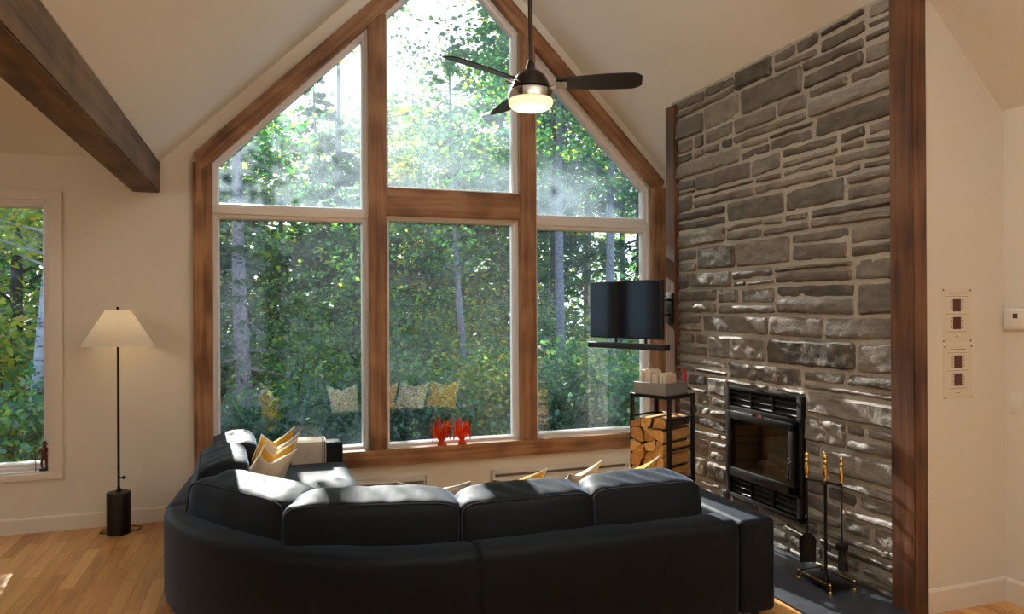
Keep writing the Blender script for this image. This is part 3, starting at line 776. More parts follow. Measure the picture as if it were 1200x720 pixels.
# ------------------------------------------------------------------ heaters
def heater(x0, x1, lb):
    h = empty('baseboard_heater', ((x0+x1)/2, 5.965, .0), label=lb, cat='heater')
    q = MB(); y0 = 5.925
    q.prism([(5.9995, .02), (5.9995, .185), (5.985, .185), (5.935, .168), (5.935, .158), (5.96, .15), (5.96, .128), (5.925, .115), (5.925, .03), (5.945, .02)][::-1], x0, x1, 'x')
    obj('housing', q, MT['plasticw'], h)
    q = MB(); q.box(x0+.03, x1-.03, 5.957, 5.964, .126, .152); obj('slot', q, MT['ink'], h)
    for xx in (x0, x1-.012):
        q = MB(); q.box(xx-.001, xx+.013, 5.923, 5.9995, .018, .187); obj('end_cap', q, MT['plasticw'], h)
heater(.63, 1.26, 'short white baseboard heater under the window, beside the far sofa arm')
heater(1.83, 3.15, 'long white baseboard heater with dark slot under the window, right of the short one')

# ------------------------------------------------------------------ figurines
fs = (1.394, 1.572)
for i, x in enumerate(fs):
    f = empty('fish_figurine', (x, 5.985, .433), label=('red-orange glass figurine with spread fins on the sill, the larger left one' if i == 0 else 'red-orange glass figurine on the sill, the slimmer right one'), cat='figurine', group='red figurines on the window sill')
    sc = 1 if i == 0 else .95; z0 = .433
    q = MB(); q.lathe([(.038*sc, 0), (.042*sc, .008), (.030*sc, .026), (.012*sc, .045), (.010*sc, .058)], (x, 5.985, z0), 20); obj('base', q, MT['fish'], f)
    # body: two upright tapered leaf shapes meeting at the base, pointed heads up
    for sg, hh, ww, nm in ((-1, .245, .030, 'body'), (1, .20, .024, 'body')):
        path = [Vector((x+sg*(.012+.018*math.sin(PI*t*.9))*sc, 5.985+sg*.006, z0+.035+hh*sc*t*.86)) for t in [j/12 for j in range(13)]]
        rr_ = [max(.0015, ww*sc*(math.sin(PI*min(1, (j/12)**.8*.97+.06))**.8)) for j in range(13)]
        q = MB(); q.tube(path, rr_, 12); obj(nm, q, MT['fish'], f)
    for sg in (-1, 1):
        pts = [(x+sg*.02*sc, z0+.16*sc), (x+sg*.055*sc, z0+.21*sc), (x+sg*.075*sc, z0+.13*sc), (x+sg*.082*sc, z0+.03*sc), (x+sg*.055*sc, z0+.08*sc)]
        q = MB(); q.prism(pts, 5.981, 5.989, 'y'); obj('fin', q, MT['fish'], f)
# small standing figure in the left window
fx, fy, fz = -1.545, 6.02, .438
fg = empty('figurine', (fx, fy, fz), label='small reddish brown standing figurine with a staff in the left window corner', cat='figurine')
FM = simple('carved_red_wood', (.10, .022, .012), .4, nscale=60, nstr=.1)
q = MB(); q.lathe([(.030, 0), (.033, .006), (.026, .018)], (fx, fy, fz), 16); obj('base', q, MT['blackmatte'], fg)
me = bpy.data.meshes.new('body'); vs = [(0, 0, .095), (0, 0, .135), (0, 0, .158), (.002, 0, .176), (.003, -.002, .192), (.014, 0, .085), (.016, -.004, .05), (.016, 0, .018), (-.012, 0, .085), (-.014, -.006, .05), (-.014, -.002, .018), (.024, 0, .152), (.034, -.012, .122), (.020, -.03, .10), (-.022, 0, .152), (-.036, -.012, .128), (-.044, -.03, .12)]
es = [(0, 1), (1, 2), (2, 3), (3, 4), (0, 5), (5, 6), (6, 7), (0, 8), (8, 9), (9, 10), (2, 11), (11, 12), (12, 13), (2, 14), (14, 15), (15, 16)]
rad = [.017, .020, .014, .010, .015, .012, .009, .007, .012, .009, .007, .010, .007, .006, .010, .007, .006]
me.from_pydata(vs, es, []); me.materials.append(FM); bo = bpy.data.objects.new('body', me); COL.objects.link(bo); bo.parent = fg
sk = bo.modifiers.new('skin', 'SKIN'); 
for i, r_ in enumerate(rad): me.skin_vertices[0].data[i].radius = (r_, r_)
me.skin_vertices[0].data[0].use_root = True
bo.modifiers.new('sub', 'SUBSURF').levels = 1; bo.modifiers['sub'].render_levels = 2
q = MB(); q.lathe([(.026, .190), (.024, .194), (.013, .196), (.012, .210), (.008, .214)], (fx+.003, fy-.002, fz), 14); obj('hat', q, FM, fg)
q = MB(); q.tube([(fx-.044, fy-.03, fz+.002), (fx-.046, fy-.03, fz+.15)], .0025, 6); obj('staff', q, FM, fg)

# ------------------------------------------------------------------ fire insert
ins = empty('fireplace_insert', (3.16, 4.045, .245), label='black metal wood stove insert with glass door set in the stone chimney', cat='fireplace')
y0, y1, z0, z1 = FB[0], FB[1], FB[2], FB[3]; X0 = 3.140
q = MB()
for bx in ((y0-.004, y0+.045, z0, z1), (y1-.045, y1+.004, z0, z1), (y0, y1, z1-.025, z1), (y0, y1, z0, z0+.025), (y0, y1, z1-.185, z1-.145), (y0, y1, z0+.145, z0+.175), ):
    q.bev(X0, X0+.05, bx[0], bx[1], bx[2], bx[3], .003)
for k in (1, 2):
    yy = y0+.045+(y1-y0-.09)*k/3
    for za, zb in ((z1-.145, z1-.025), (z0+.025, z0+.145)): q.box(X0+.004, X0+.03, yy-.005, yy+.005, za, zb)
obj('surround', q, MT['black'], ins)
for za, zb in ((z1-.145, z1-.025), (z0+.025, z0+.145)):
    for k in range(3):
        zc = za+(zb-za)*(k+.5)/3; Ml = Matrix.Translation((X0+.026, (y0+y1)/2, zc)) @ Matrix.Rotation(math.radians(-38), 4, 'Y')
        q = MB(); q.box(-.015, .015, -(y1-y0)/2+.045, (y1-y0)/2-.045, -.004, .004, 0, Ml); obj('louver', q, MT['blackmatte'], ins)
q = MB(); q.box(X0+.05, X0+.06, y0, y1, z0, z0+.16); q.box(X0+.05, X0+.06, y0, y1, z1-.16, z1)
q.box(X0+.05, X0+.40, y0+.03, y1-.03, z0+.16, z0+.18); q.box(X0+.05, X0+.40, y0+.03, y1-.03, z1-.18, z1-.16)
q.box(X0+.05, X0+.40, y0+.03, y0+.05, z0+.16, z1-.16); q.box(X0+.05, X0+.40, y1-.05, y1-.03, z0+.16, z1-.16); q.box(X0+.39, X0+.41, y0+.03, y1-.03, z0+.16, z1-.16)
obj('firebox', q, MT['brick'], ins)
dz0, dz1, dy0, dy1 = z0+.165, z1-.175, y0+.038, y1-.038
q = MB(); fw_ = .055
for bx in ((dy0, dy0+fw_, dz0, dz1), (dy1-fw_, dy1, dz0, dz1), (dy0, dy1, dz1-fw_, dz1), (dy0, dy1, dz0, dz0+fw_)): q.bev(X0-.028, X0+.006, bx[0], bx[1], bx[2], bx[3], .006)
door = obj('door', q, MT['black'], ins)
q = MB(); q.box(X0-.012, X0-.007, dy0+fw_-.005, dy1-fw_+.005, dz0+fw_-.005, dz1-fw_+.005); obj('glass', q, MT['glass_clean'], door)
q = MB(); q.tube([(X0-.03, dy0+.018, dz0+.09), (X0-.055, dy0+.018, dz0+.10), (X0-.055, dy0+.018, dz0+.20), (X0-.03, dy0+.018, dz0+.21)], .006, 8); o = obj('handle', q, MT['black'], door)
for zz in (dz0+.115, dz0+.235):
    q = MB(); q.tube([(X0-.028, dy0+.02, zz), (X0-.045, dy0+.02, zz)], .007, 8); tag(obj('latch', q, MT['chrome'], door), 'chrome latch')
q = MB(); q.prism([((dy0+dy1)/2+.055, dz1-.004), ((dy0+dy1)/2-.055, dz1-.004), ((dy0+dy1)/2-.045, dz1+.010), ((dy0+dy1)/2, dz1+.016), ((dy0+dy1)/2+.045, dz1+.010)], X0-.034, X0-.026, 'x'); tag(obj('emblem', q, MT['chrome'], door), 'small chrome emblem')
for k, (yy, zz, a_) in enumerate(((3.95, z0+.225, .25), (4.12, z0+.225, -.2), (4.03, z0+.30, .05))):
    d_ = Vector((math.sin(a_)*.5, math.cos(a_), 0)); c_ = Vector((X0+.20, yy, zz)); q = MB(); q.tube([c_-d_*.16, c_-d_*.05, c_+d_*.06, c_+d_*.16], [.040, .045, .043, .038], 9)
    tag(obj('charred_log', q, MT['ember']), ['charred log at the near side inside the stove, behind the glass door', 'charred log at the far side inside the stove, behind the glass door', 'charred log lying on top of two others inside the stove'][k], 'log', 'logs inside the stove')

# ------------------------------------------------------------------ television and soundbar on the wall bracket
pl_, pr_ = Vector((2.605, 5.60, 0)), Vector((2.875, 4.875, 0))
dx = (pr_-pl_); WTV = dx.length; dx.normalize(); nrm = Vector((dx.y, -dx.x, 0))      # faces the room
if nrm.x > 0: nrm = -nrm
ct = (pl_+pr_)/2; ZT0, ZT1 = 1.345, 1.815
Mt = Matrix.Identity(4)
for i in range(3): Mt[i][0] = dx[i]; Mt[i][1] = -nrm[i]; Mt[i][3] = ct[i]
tv = empty('television', (ct.x, ct.y, ZT0), label='flat black television on a swing arm beside the stone chimney', cat='television')
q = MB(); q.bev(-WTV/2, WTV/2, 0, .035, ZT0, ZT1, .004, 2, 0, Mt); q.bev(-WTV*.3, WTV*.3, .03, .065, ZT0+.06, ZT1-.12, .01, 2, 0, Mt); obj('case', q, MT['blackmatte'], tv)
q = MB(); q.box(-WTV/2+.009, WTV/2-.009, -.002, .004, ZT0+.014, ZT1-.009, 0, Mt); obj('screen', q, MT['screen'], tv)
wp = Vector((3.13, 5.165, 1.60)); back = Mt @ Vector((0, .065, 1.60)); el = Vector((3.02, 5.42, 1.60))
el = Vector((2.98, 5.02, 1.60))
q = MB(); q.bev(3.112, 3.129, 5.11, 5.215, 1.46, 1.72, .003); obj('wall_plate', q, MT['black'], tv); q = MB()
for zz in (1.54, 1.66):
    q.tube([(3.115, 5.165, zz), (3.03, 5.06, zz), (2.96, 5.02, zz)], .013, 8); q.tube([(2.96, 5.02, zz), (back.x+.005, back.y, zz)], .013, 8)
q.tube([(2.96, 5.02, 1.50), (2.96, 5.02, 1.70)], .017, 10)
obj('swing_arm', q, MT['nickel'], tv)
sb = empty('soundbar', (ct.x, ct.y, 1.255), label='long black soundbar hanging just below the television', cat='speaker')
q = MB(); q.bev(-WTV/2-.005, WTV/2+.045, -.03, .05, 1.262, 1.310, .008, 3, 0, Mt); obj('body', q, MT['blackmatte'], sb)
for xx in (-.12, .20):
    q = MB(); q.box(xx-.012, xx+.012, .030, .036, 1.30, 1.40, 0, Mt); obj('bracket', q, MT['black'], sb)

# ------------------------------------------------------------------ firewood rack
pn, plf, prt = Vector((2.737, 4.545, 0)), Vector((2.600, 4.845, 0)), Vector((3.02, 4.69, 0))
a = (plf-pn); wa = a.length; a.normalize(); l = Vector((-a.y, a.x, 0)); l = l if l.x > 0 else -l
wl = .305; wa = .33
def R3(u, v, z): return pn+a*u+l*v+Vector((0, 0, z))
Mr = Matrix.Identity(4)
for i in range(3): Mr[i][0] = a[i]; Mr[i][1] = l[i]; Mr[i][3] = pn[i]
rack = empty('firewood_rack', (pn+(a*wa+l*wl)/2), label='tall black metal firewood rack in the corner by the stone chimney', cat='rack')
ts = .026; RT = .955
for (u, v) in ((0, 0), (wa, 0), (0, wl), (wa, wl)):
    q = MB(); q.bev(u-ts/2, u+ts/2, v-ts/2, v+ts/2, 0, RT, .002, 1, 0, Mr); obj('post', q, MT['black'], rack)
h2 = ts/2
def rail(u0, u1, v0, v1, z, t=ts): 
    q = MB(); q.bev(min(u0, u1)-t/2 if u0 == u1 else min(u0, u1)+h2, max(u0, u1)+t/2 if u0 == u1 else max(u0, u1)-h2, min(v0, v1)-t/2 if v0 == v1 else min(v0, v1)+h2, max(v0, v1)+t/2 if v0 == v1 else max(v0, v1)-h2, z-t/2, z+t/2, .002, 1, 0, Mr); obj('rail', q, MT['black'], rack)
for z_ in (RT-h2, .06): 
    rail(0, wa, 0, 0, z_); rail(0, wa, wl, wl, z_); rail(0, 0, 0, wl, z_); rail(wa, wa, 0, wl, z_)
for z_ in (.33, .56, .78):
    rail(0, 0, 0, wl, z_, .014); rail(wa, wa, 0, wl, z_, .014)
rail(0, wa, wl, wl, .78, .014)
q = MB(); q.box(h2, wa-h2, h2, wl-h2, RT-.020, RT-.008, 0, Mr); obj('shelf', q, MT['black'], rack)
# logs: jittered cells of the opening, split pieces lying along l
nu, nv = 3, 8; u0, u1 = .018, wa-.018; zz0, zz1 = .077, .80
gp = {}
for i in range(nu+1):
    for j in range(nv+1):
        uu = u0+(u1-u0)*i/nu; zz = zz0+(zz1-zz0)*j/nv
        if 0 < i < nu: uu += rnd(-.030, .030)
        if 0 < j: zz += rnd(-.022, .022) if j < nv else rnd(-.03, .03)
        if j == nv: zz += .05*(1-i/nu) - .04
        gp[i, j] = (uu, zz)
cells = []
for i in range(nu):
    for j in range(nv):
        P = [gp[i, j], gp[i+1, j], gp[i+1, j+1], gp[i, j+1]]
        if random.random() < .35:
            if random.random() < .5: cells += [[P[0], P[1], P[2]], [P[0], P[2], P[3]]]
            else: cells += [[P[0], P[1], P[3]], [P[1], P[2], P[3]]]
        else: cells.append(P)
def chaikin(poly, sh=.0035):
    c_ = Vector((sum(p[0] for p in poly)/len(poly), sum(p[1] for p in poly)/len(poly)))
    pts = [Vector(p) for p in poly]; pts = [p+(c_-p).normalized()*sh*1.4 for p in pts]; o_ = []
    for i in range(len(pts)):
        p, q_ = pts[i], pts[(i+1) % len(pts)]
        o_ += [p.lerp(q_, .12), p.lerp(q_, .5)+Vector((rnd(-.003, .001), rnd(-.003, .001))), p.lerp(q_, .88)]
    return o_
def add_log(poly, v0, v1, lb, tilt=0):
    pts = chaikin(poly); n = len(pts); q = MB(); rows = []
    for s_ in range(5):
        v_ = v0+(v1-v0)*s_/4; j1, j2 = rnd(-.0015, .0015), rnd(-.0015, .0015)
        rows.append([R3(p.x+j1, v_, p.y+j2+tilt*(s_/4)) for p in pts])
    q.strip(rows, 1, False, closed_v=True); q.raw(rows[0], [tuple(range(n))[::-1]], 0); q.raw(rows[-1], [tuple(range(n))], 0)
    nb = random.randrange(n)
    for k in range(len(q.m)):
        if q.m[k] == 1 and ((k % n)-nb) % n > 3: q.m[k] = 0
    o = obj('firewood_log', q, [MT['logwood'], MT['bark']]); tag(o, lb, 'log', 'split logs in the firewood rack'); return o
cells = [c for c in cells]
cells.sort(key=lambda c: -sum(p[1] for p in c)/len(c))
colname = ['at the right', 'in the middle', 'at the left']
for k, c_ in enumerate(cells):
    cu = sum(p[0] for p in c_)/len(c_); cz = sum(p[1] for p in c_)/len(c_)
    ci = min(2, int((cu-u0)/(u1-u0)*3)); lvl = int((zz1-cz)/(zz1-zz0)*nv)
    if cz > .34:
        lb = '%s %s of the rack, %s' % ('triangular split log' if len(c_) == 3 else 'split log', colname[ci], ['in the top layer', 'one layer below the top', 'two layers below the top', 'three layers below the top', 'four layers below the top', 'five layers down'][min(5, max(0, lvl))])
    else: lb = 'split log low in the firewood rack, hidden behind the sofa'
    add_log(c_, -.035+rnd(-.02, .02), .285+rnd(-.01, .02), lb)
# loose log on top of the stack
zt_ = .785
# tray with cards on the rack
tr = empty('storage_tray', R3(wa/2, wl/2, RT), label='grey open tray holding cream papers on top of the firewood rack', cat='tray')
q = MB(); z0_, z1_ = RT+.001, RT+.088; t_ = .008
tu0, tu1, tv0, tv1 = .01, wa-.03, -.02, .25
for bx in ((tu0, tu1, tv0, tv0+t_), (tu0, tu1, tv1-t_, tv1), (tu0, tu0+t_, tv0, tv1), (tu1-t_, tu1, tv0, tv1)): q.bev(bx[0], bx[1], bx[2], bx[3], z0_, z1_, .002, 1, 0, Mr)
q.box(tu0, tu1, tv0, tv1, z0_, z0_+.006, 0, Mr); obj('body', q, MT['box'], tr)
creamp = [simple('cream_paper_a', (.66, .53, .40), .7, nscale=90, nstr=.1), simple('cream_paper_b', (.72, .60, .48), .7, nscale=90, nstr=.1)]
names = ['nearest the red object', 'second from the red object', 'third from the red object', 'fourth from the red object', 'fifth from the red object', 'second from the left end', 'at the left end of the row']
for k in range(7):
    u_ = tu0+.028+k*.036; hh = [.148, .150, .146, .140, .160, .172, .165][k]
    Mk = Mr @ Matrix.Translation((u_, .02+.010*(k % 2), z0_+.007)) @ Matrix.Rotation(math.radians([3, 2, 4, 1, -3, -5, -4][k]), 4, 'Y')
    e = empty('booklet', (Mk @ Vector((.012, .07, 0))), label='cream paper booklet upright in the grey tray, '+names[k], cat='booklet', group='cream booklets in the tray')
    q = MB(); q.bev(0, .026, 0, .14, 0, hh, .005, 2, 0, Mk); obj('cover', q, creamp[k % 2], e)
    q = MB(); q.box(.004, .022, -.001, .136, .004, hh+.001, 0, Mk); obj('pages', q, MT['paper'], e)
rl = empty('red_lighter', R3(.015, .262, RT), label='red plastic hooked object standing at the right end of the grey tray', cat='tool')
q = MB(); zb = RT+.01
q.tube([R3(.02, .235, zb), R3(.02, .235, zb+.10), R3(.018, .225, zb+.165), R3(.015, .20, zb+.172)], [.010, .011, .012, .009], 10); obj('handle', q, MT['red'], rl)
q = MB(); q.tube([R3(.02, .222, zb+.04), R3(.02, .19, zb+.03), R3(.02, .17, zb+.045)], .009, 8); obj('hook', q, MT['red'], rl)

# ------------------------------------------------------------------ fireplace tool set
TX, TY, TZ = 3.00, 3.30, .014
tset = empty('fire_tool_stand', (TX, TY, TZ), label='black fireplace tool stand with brass rail base on the slate hearth', cat='tool stand')
bw, bl = .085, .125
q = MB(); q.bev(TX-bw+.01, TX+bw-.01, TY-bl+.01, TY+bl-.01, TZ+.018, TZ+.028, .003); obj('base', q, MT['black'], tset)
q = MB(); q.tube([(TX-bw, TY-bl, TZ+.05), (TX+bw, TY-bl, TZ+.05), (TX+bw, TY+bl, TZ+.05), (TX-bw, TY+bl, TZ+.05)], .005, 8, closed=True); tag(obj('rail', q, MT['brass'], tset), 'brass rail')
for sx in (-1, 1):
    for sy in (-1, 1):
        q = MB(); q.lathe([(.011, 0), (.012, .008), (.006, .018), (.010, .03), (.006, .042), (.009, .052), (.004, .062)], (TX+sx*bw, TY+sy*bl, TZ), 12); tag(obj('foot', q, MT['brass'], tset), 'brass foot')
q = MB(); q.lathe([(.020, .028), (.012, .05), (.009, .07), (.009, .575), (.012, .585)], (TX, TY, TZ), 14); obj('pole', q, MT['black'], tset)
q = MB(); q.tube([(TX-.06, TY+.085, TZ+.585), (TX, TY, TZ+.585), (TX+.02, TY-.095, TZ+.585)], .006, 8); q.tube([(TX+.05, TY+.06, TZ+.585), (TX, TY, TZ+.585), (TX-.05, TY-.03, TZ+.585)], .006, 8); obj('hook_bar', q, MT['black'], tset)
BR = [(.004, 0), (.010, .004), (.010, .012), (.007, .02), (.012, .035), (.014, .06), (.011, .085), (.008, .095), (.013, .105), (.013, .112), (.008, .12), (.012, .132), (.010, .145), (.003, .152)]
q = MB(); q.lathe([(r_*1.05, z_*1.02) for r_, z_ in BR], (TX, TY, TZ+.587), 14); tag(obj('finial', q, MT['brass'], tset), 'brass finial')
def tool(name, x, y, lb, shape):
    e = empty(name, (x, y, TZ+.2), label=lb, cat='fireplace tool')
    q = MB(); q.lathe(BR, (x, y, TZ+.592), 14); tag(obj('handle', q, MT['brass'], e), 'brass handle')
    q = MB(); q.tube([(x, y, TZ+.60), (x, y, TZ+.26)], .0055, 8); obj('shaft', q, MT['black'], e)
    shape(e, x, y)
def shovel(e, x, y):
    pts = [(-.045, 0), (.045, 0), (.052, .08), (.052, .125), (.040, .150), (.018, .165), (-.018, .165), (-.040, .150), (-.052, .125), (-.052, .08)]
    # pan facing the camera, slightly dished
    d = Vector((.93, -.36, 0)).normalized(); n = Vector((-.36, -.93, 0)).normalized(); rows = []
    for (t0) in range(9):
        z_ = TZ+.105+.17*t0/8; hw = .050*(1-.10*(1-t0/8)) if t0 < 6 else .050*math.sqrt(max(.05, 1-((t0-5.2)/3.0)**2))
        rows.append([Vector((x, y, z_))+d*hw*s_+n*(.010*(1-s_*s_)*-1+.004) for s_ in (-1, -.6, -.2, .2, .6, 1)])
    q = MB(); q.strip(rows); q.strip([[p+n*.003 for p in r_] for r_ in rows][::-1]); obj('pan', q, MT['black'], e)
def brush(e, x, y):
    q = MB(); q.bev(x-.03, x+.03, y-.022, y+.022, TZ+.225, TZ+.262, .008, 3); obj('brush_head', q, MT['black'], e)
    q = MB()
    for k in range(40):
        px, py = x+rnd(-.028, .028), y+rnd(-.02, .02); q.tube([(px, py, TZ+.228), (px+rnd(-.01, .01), py+rnd(-.01, .01), TZ+.115+rnd(-.01, .01))], .003, 5)
    obj('bristles', q, MT['bristle'], e)
def poker(e, x, y):
    q = MB(); q.tube([(x, y, TZ+.27), (x, y, TZ+.13), (x+.01, y, TZ+.10)], [.0055, .005, .002], 8); q.tube([(x, y, TZ+.19), (x+.03, y-.01, TZ+.165), (x+.032, y-.012, TZ+.19)], .004, 8); obj('hook', q, MT['black'], e)
tool('fireplace_shovel', TX-.055, TY+.085, 'fireplace shovel with brass handle and dark pan hanging on the tool stand', shovel)
tool('hearth_brush', TX+.022, TY-.098, 'hearth brush with brass handle hanging at the right of the tool stand', brush)
tool('fire_poker', TX+.05, TY+.062, 'thin black fire poker with brass handle hanging between stand and stone wall', poker)

# ------------------------------------------------------------------ papers, thermostat, switch
def notice(x0, x1, z0, z1, lb):
    y = CY0
    e = empty('notice_sheet', ((x0+x1)/2, y, z0), label=lb, cat='notice', group='instruction sheets taped to the wall')
    q = MB(); q.box(x0, x1, y-.0015, y, z0, z1); obj('paper', q, MT['paper'], e)
    w, h = x1-x0, z1-z0
    xc = (x0+x1)/2
    def bar(cx, cz, bw, bh): q.box(cx-bw/2, cx+bw/2, y-.0022, y-.0012, cz-bh/2, cz+bh/2)
    for part in (0, 1):
        q = MB()
        if part == 0:
            for seg in range(7): bar(xc+(seg-3)*w*.075, z1-h*.085, w*.06, .0042)
            for seg in range(12): bar(xc+(seg-5.5)*w*.062, z1-h*.145, w*.045, .0022)
            for seg in range(11): bar(xc+(seg-5)*w*.065, z1-h*.475, w*.05, .0022)
        else:
            for seg in range(10): bar(xc+(seg-4.5)*w*.065, z1-h*.80, w*.05, .0022)
            bar(xc, z1-h*.885, w*.09, .004)
        zc = (z1-h*.31, z1-h*.64)[part]
        for s_ in (-1, 1):
            for k in range(6): bar(xc+s_*w*.19, zc+(k-2.5)*h*.036, w*.07, .003)
        obj('lettering', q, MT['ink'], e)
    for zc in (z1-h*.31, z1-h*.64):
        q = MB(); q.box(xc-w*.135, xc+w*.135, y-.0024, y-.0012, zc-h*.115, zc+h*.115); po = obj('printed_picture', q, MT['panelred'], e)
    q = MB()
    for xx in (x0+.008, x1-.008):
        for zz in (z0+.008, z1-.008): q.lathe([(.004, -.002), (.004, .003)], n=8, M=Matrix.Translation((xx, y-.002, zz)) @ Matrix.Rotation(PI/2, 4, 'X'))
    obj('pin', q, MT['blackmatte'], e)
notice(3.345, 3.552, 1.405, 1.690, 'white instruction sheet with two dark red pictures on the right wall, the upper of two')
notice(3.353, 3.556, 1.105, 1.392, 'white instruction sheet with two dark red pictures on the right wall, the lower of two')
q = MB(); q.bev(XR-.028, XR, 2.705, 2.825, 1.468, 1.582, .012, 3); o = obj('thermostat', q, MT['plasticw']); tag(o, 'square white thermostat with small dark display on the right wall', 'thermostat')
q = MB(); q.box(XR-.0295, XR-.0275, 2.742, 2.768, 1.530, 1.556); obj('display', q, MT['display'], o)
q = MB(); q.bev(XR-.008, XR, 2.65, 2.80, 1.02, 1.135, .003); o = obj('light_switch', q, MT['plasticw']); tag(o, 'white double light switch plate below the thermostat', 'switch')
for yy in (2.69, 2.757):
    q = MB(); q.bev(XR-.0125, XR-.007, yy-.020, yy+.020, 1.042, 1.113, .002); obj('rocker', q, MT['trimw'], o)

# ------------------------------------------------------------------ ceiling fan
FX, FY = 1.504, 4.06
fan = empty('ceiling_fan', (FX, FY, RZ-.03), label='black three-blade ceiling fan with lit round lamp hanging before the window', cat='fan')
q = MB(); q.lathe([(.014, 3.05), (.014, 4.94)], (FX, FY, 0), 16); obj('downrod', q, MT['bronze'], fan)
q = MB(); q.lathe([(.02, 4.84), (.05, 4.87), (.075, 4.93), (.075, 4.975)], (FX, FY, 0), 24); obj('canopy', q, MT['bronze'], fan)
q = MB(); q.lathe([(.10, 2.905), (.118, 2.925), (.112, 2.95), (.098, 2.975), (.095, 2.985), (.085, 3.0), (.062, 3.02), (.035, 3.035), (.026, 3.055), (.020, 3.085), (.015, 3.095)], (FX, FY, 0), 40); obj('motor_housing', q, MT['bronze'], fan)
q = MB(); q.lathe([(.128, 2.848), (.138, 2.852), (.139, 2.892), (.132, 2.905), (.10, 2.908)], (FX, FY, 0), 48); tag(obj('light_ring', q, MT['nickel'], fan), 'shiny nickel ring')
q = MB(); q.lathe([(.02, 2.792), (.07, 2.795), (.11, 2.803), (.129, 2.818), (.134, 2.835), (.133, 2.850)], (FX, FY, 0), 48); obj('light_shade', q, MT['opal'], fan)
# blade azimuths in plan (camera right / forward -> world)
for az in (-6, 227, 108):
    d = Vector((CR[0], CR[1], 0))*math.cos(math.radians(az))+Vector((CF[0], CF[1], 0))*math.sin(math.radians(az)); d.normalize(); w_ = Vector((-d.y, d.x, 0)); rows = []
    pit = math.radians(-16)
    for i in range(25):
        t = i/24; r_ = .155+t*(.665-.155)
        hw = .046+.034*math.sin(min(1, t/.7)*PI/2)
        if t > .86: hw *= math.sqrt(max(.0, 1-((t-.86)/.165)**2))
        up_ = w_*math.cos(pit)+Vector((0, 0, 1))*math.sin(pit)
        c_ = Vector((FX, FY, 2.945))+d*r_
        rows.append([c_+up_*hw*s_ for s_ in (-1, -.33, .33, 1)])
    q = MB(); q.strip(rows); nn = d.cross(up_).normalized()*.007; q.strip([[p+nn for p in r_] for r_ in rows][::-1])
    for e_ in (0, 3): q.strip([[r_[e_] for r_ in rows], [r_[e_]+nn for r_ in rows]])
    q.strip([rows[-1], [p+nn for p in rows[-1]]]); q.strip([rows[0], [p+nn for p in rows[0]]])
    bl_ = obj('blade', q, MT['blackmatte'], fan)
    q = MB(); 
    for s_ in (-1, 1): q.tube([Vector((FX, FY, 2.925))+d*.10+w_*s_*.02, Vector((FX, FY, 2.93))+d*.14+w_*s_*.035, Vector((FX, FY, 2.94+.008*s_))+d*.19+w_*s_*.03], .006, 8)
    q.bev(-.015, .05, -.035, .035, -.004, .0, .001, 1, 0, Matrix.Translation(Vector((FX, FY, 2.938))+d*.17) @ Matrix.Rotation(math.atan2(d.y, d.x), 4, 'Z') @ Matrix.Rotation(pit, 4, 'X'))
    tag(obj('blade_iron', q, MT['nickel'], bl_), 'nickel blade bracket')

# ------------------------------------------------------------------ added fill lamps, unseen, off to the left and behind the camera
def light(nm, loc, en, colr, sz):
    ld = bpy.data.lights.new(nm, 'POINT'); ld.energy = en; ld.color = colr; ld.shadow_soft_size = sz
    lo = bpy.data.objects.new(nm, ld); COL.objects.link(lo); lo.location = loc
WARM = (1, .97, .91)
for i, (x, y) in enumerate([(-4.1, -.4), (-4.1, 1.2), (-4.1, 2.8)]):  # unseen lamps added to brighten the room from the left
    e = empty('fill_spotlight', (x, y, 2.72), label='added fill light built as a white ceiling spot at the left, outside the view', cat='lamp', group='added fill spots outside the view')
    q = MB(); q.lathe([(.05, 2.70), (.05, 2.72)], (x, y, 0), 24); q.tube([(x, y, 2.56), (x, y, 2.70)], .008, 8); obj('mount', q, MT['plasticw'], e)
    q = MB(); q.lathe([(.105, 2.49), (.10, 2.52), (.06, 2.56), (.02, 2.565)], (x, y, 0), 24, caps=False); obj('lamp_shade', q, MT['plasticw'], e)
    light('fill_spot_bulb', (x, y, 2.40), 18, WARM, .10)
for i, (x, y) in enumerate([(1.5, -2.6), (1.0, .3)]):  # unseen uplights added to brighten the ceiling
    zc = ceil_z(x)
    e = empty('fill_pendant', (x, y, zc), label='added fill uplight built as a dark bowl pendant, unseen behind the camera', cat='lamp', group='added fill uplights behind the camera')
    q = MB(); q.tube([(x, y, 3.30), (x, y, zc)], .006, 6); obj('rod', q, MT['bronze'], e)
    q = MB(); q.lathe([(.02, 3.18), (.16, 3.20), (.26, 3.26), (.31, 3.36), (.30, 3.36), (.25, 3.27), (.02, 3.20)], (x, y, 0), 32); obj('bowl', q, MT['black'], e)
    light('fill_pendant_bulb', (x, y, 3.31), (70, 560)[i], WARM, .05)
for nm, loc, en, colr, sz in (('floor_lamp_light', (LX, LY, 1.45), 5, (1, .80, .52), .035), ('fan_light', (FX, FY, 2.70), 9, (1, .84, .6), .1)):
    ld = bpy.data.lights.new(nm, 'POINT'); ld.energy = en; ld.color = colr; ld.shadow_soft_size = sz
    lo = bpy.data.objects.new(nm, ld); COL.objects.link(lo); lo.location = loc

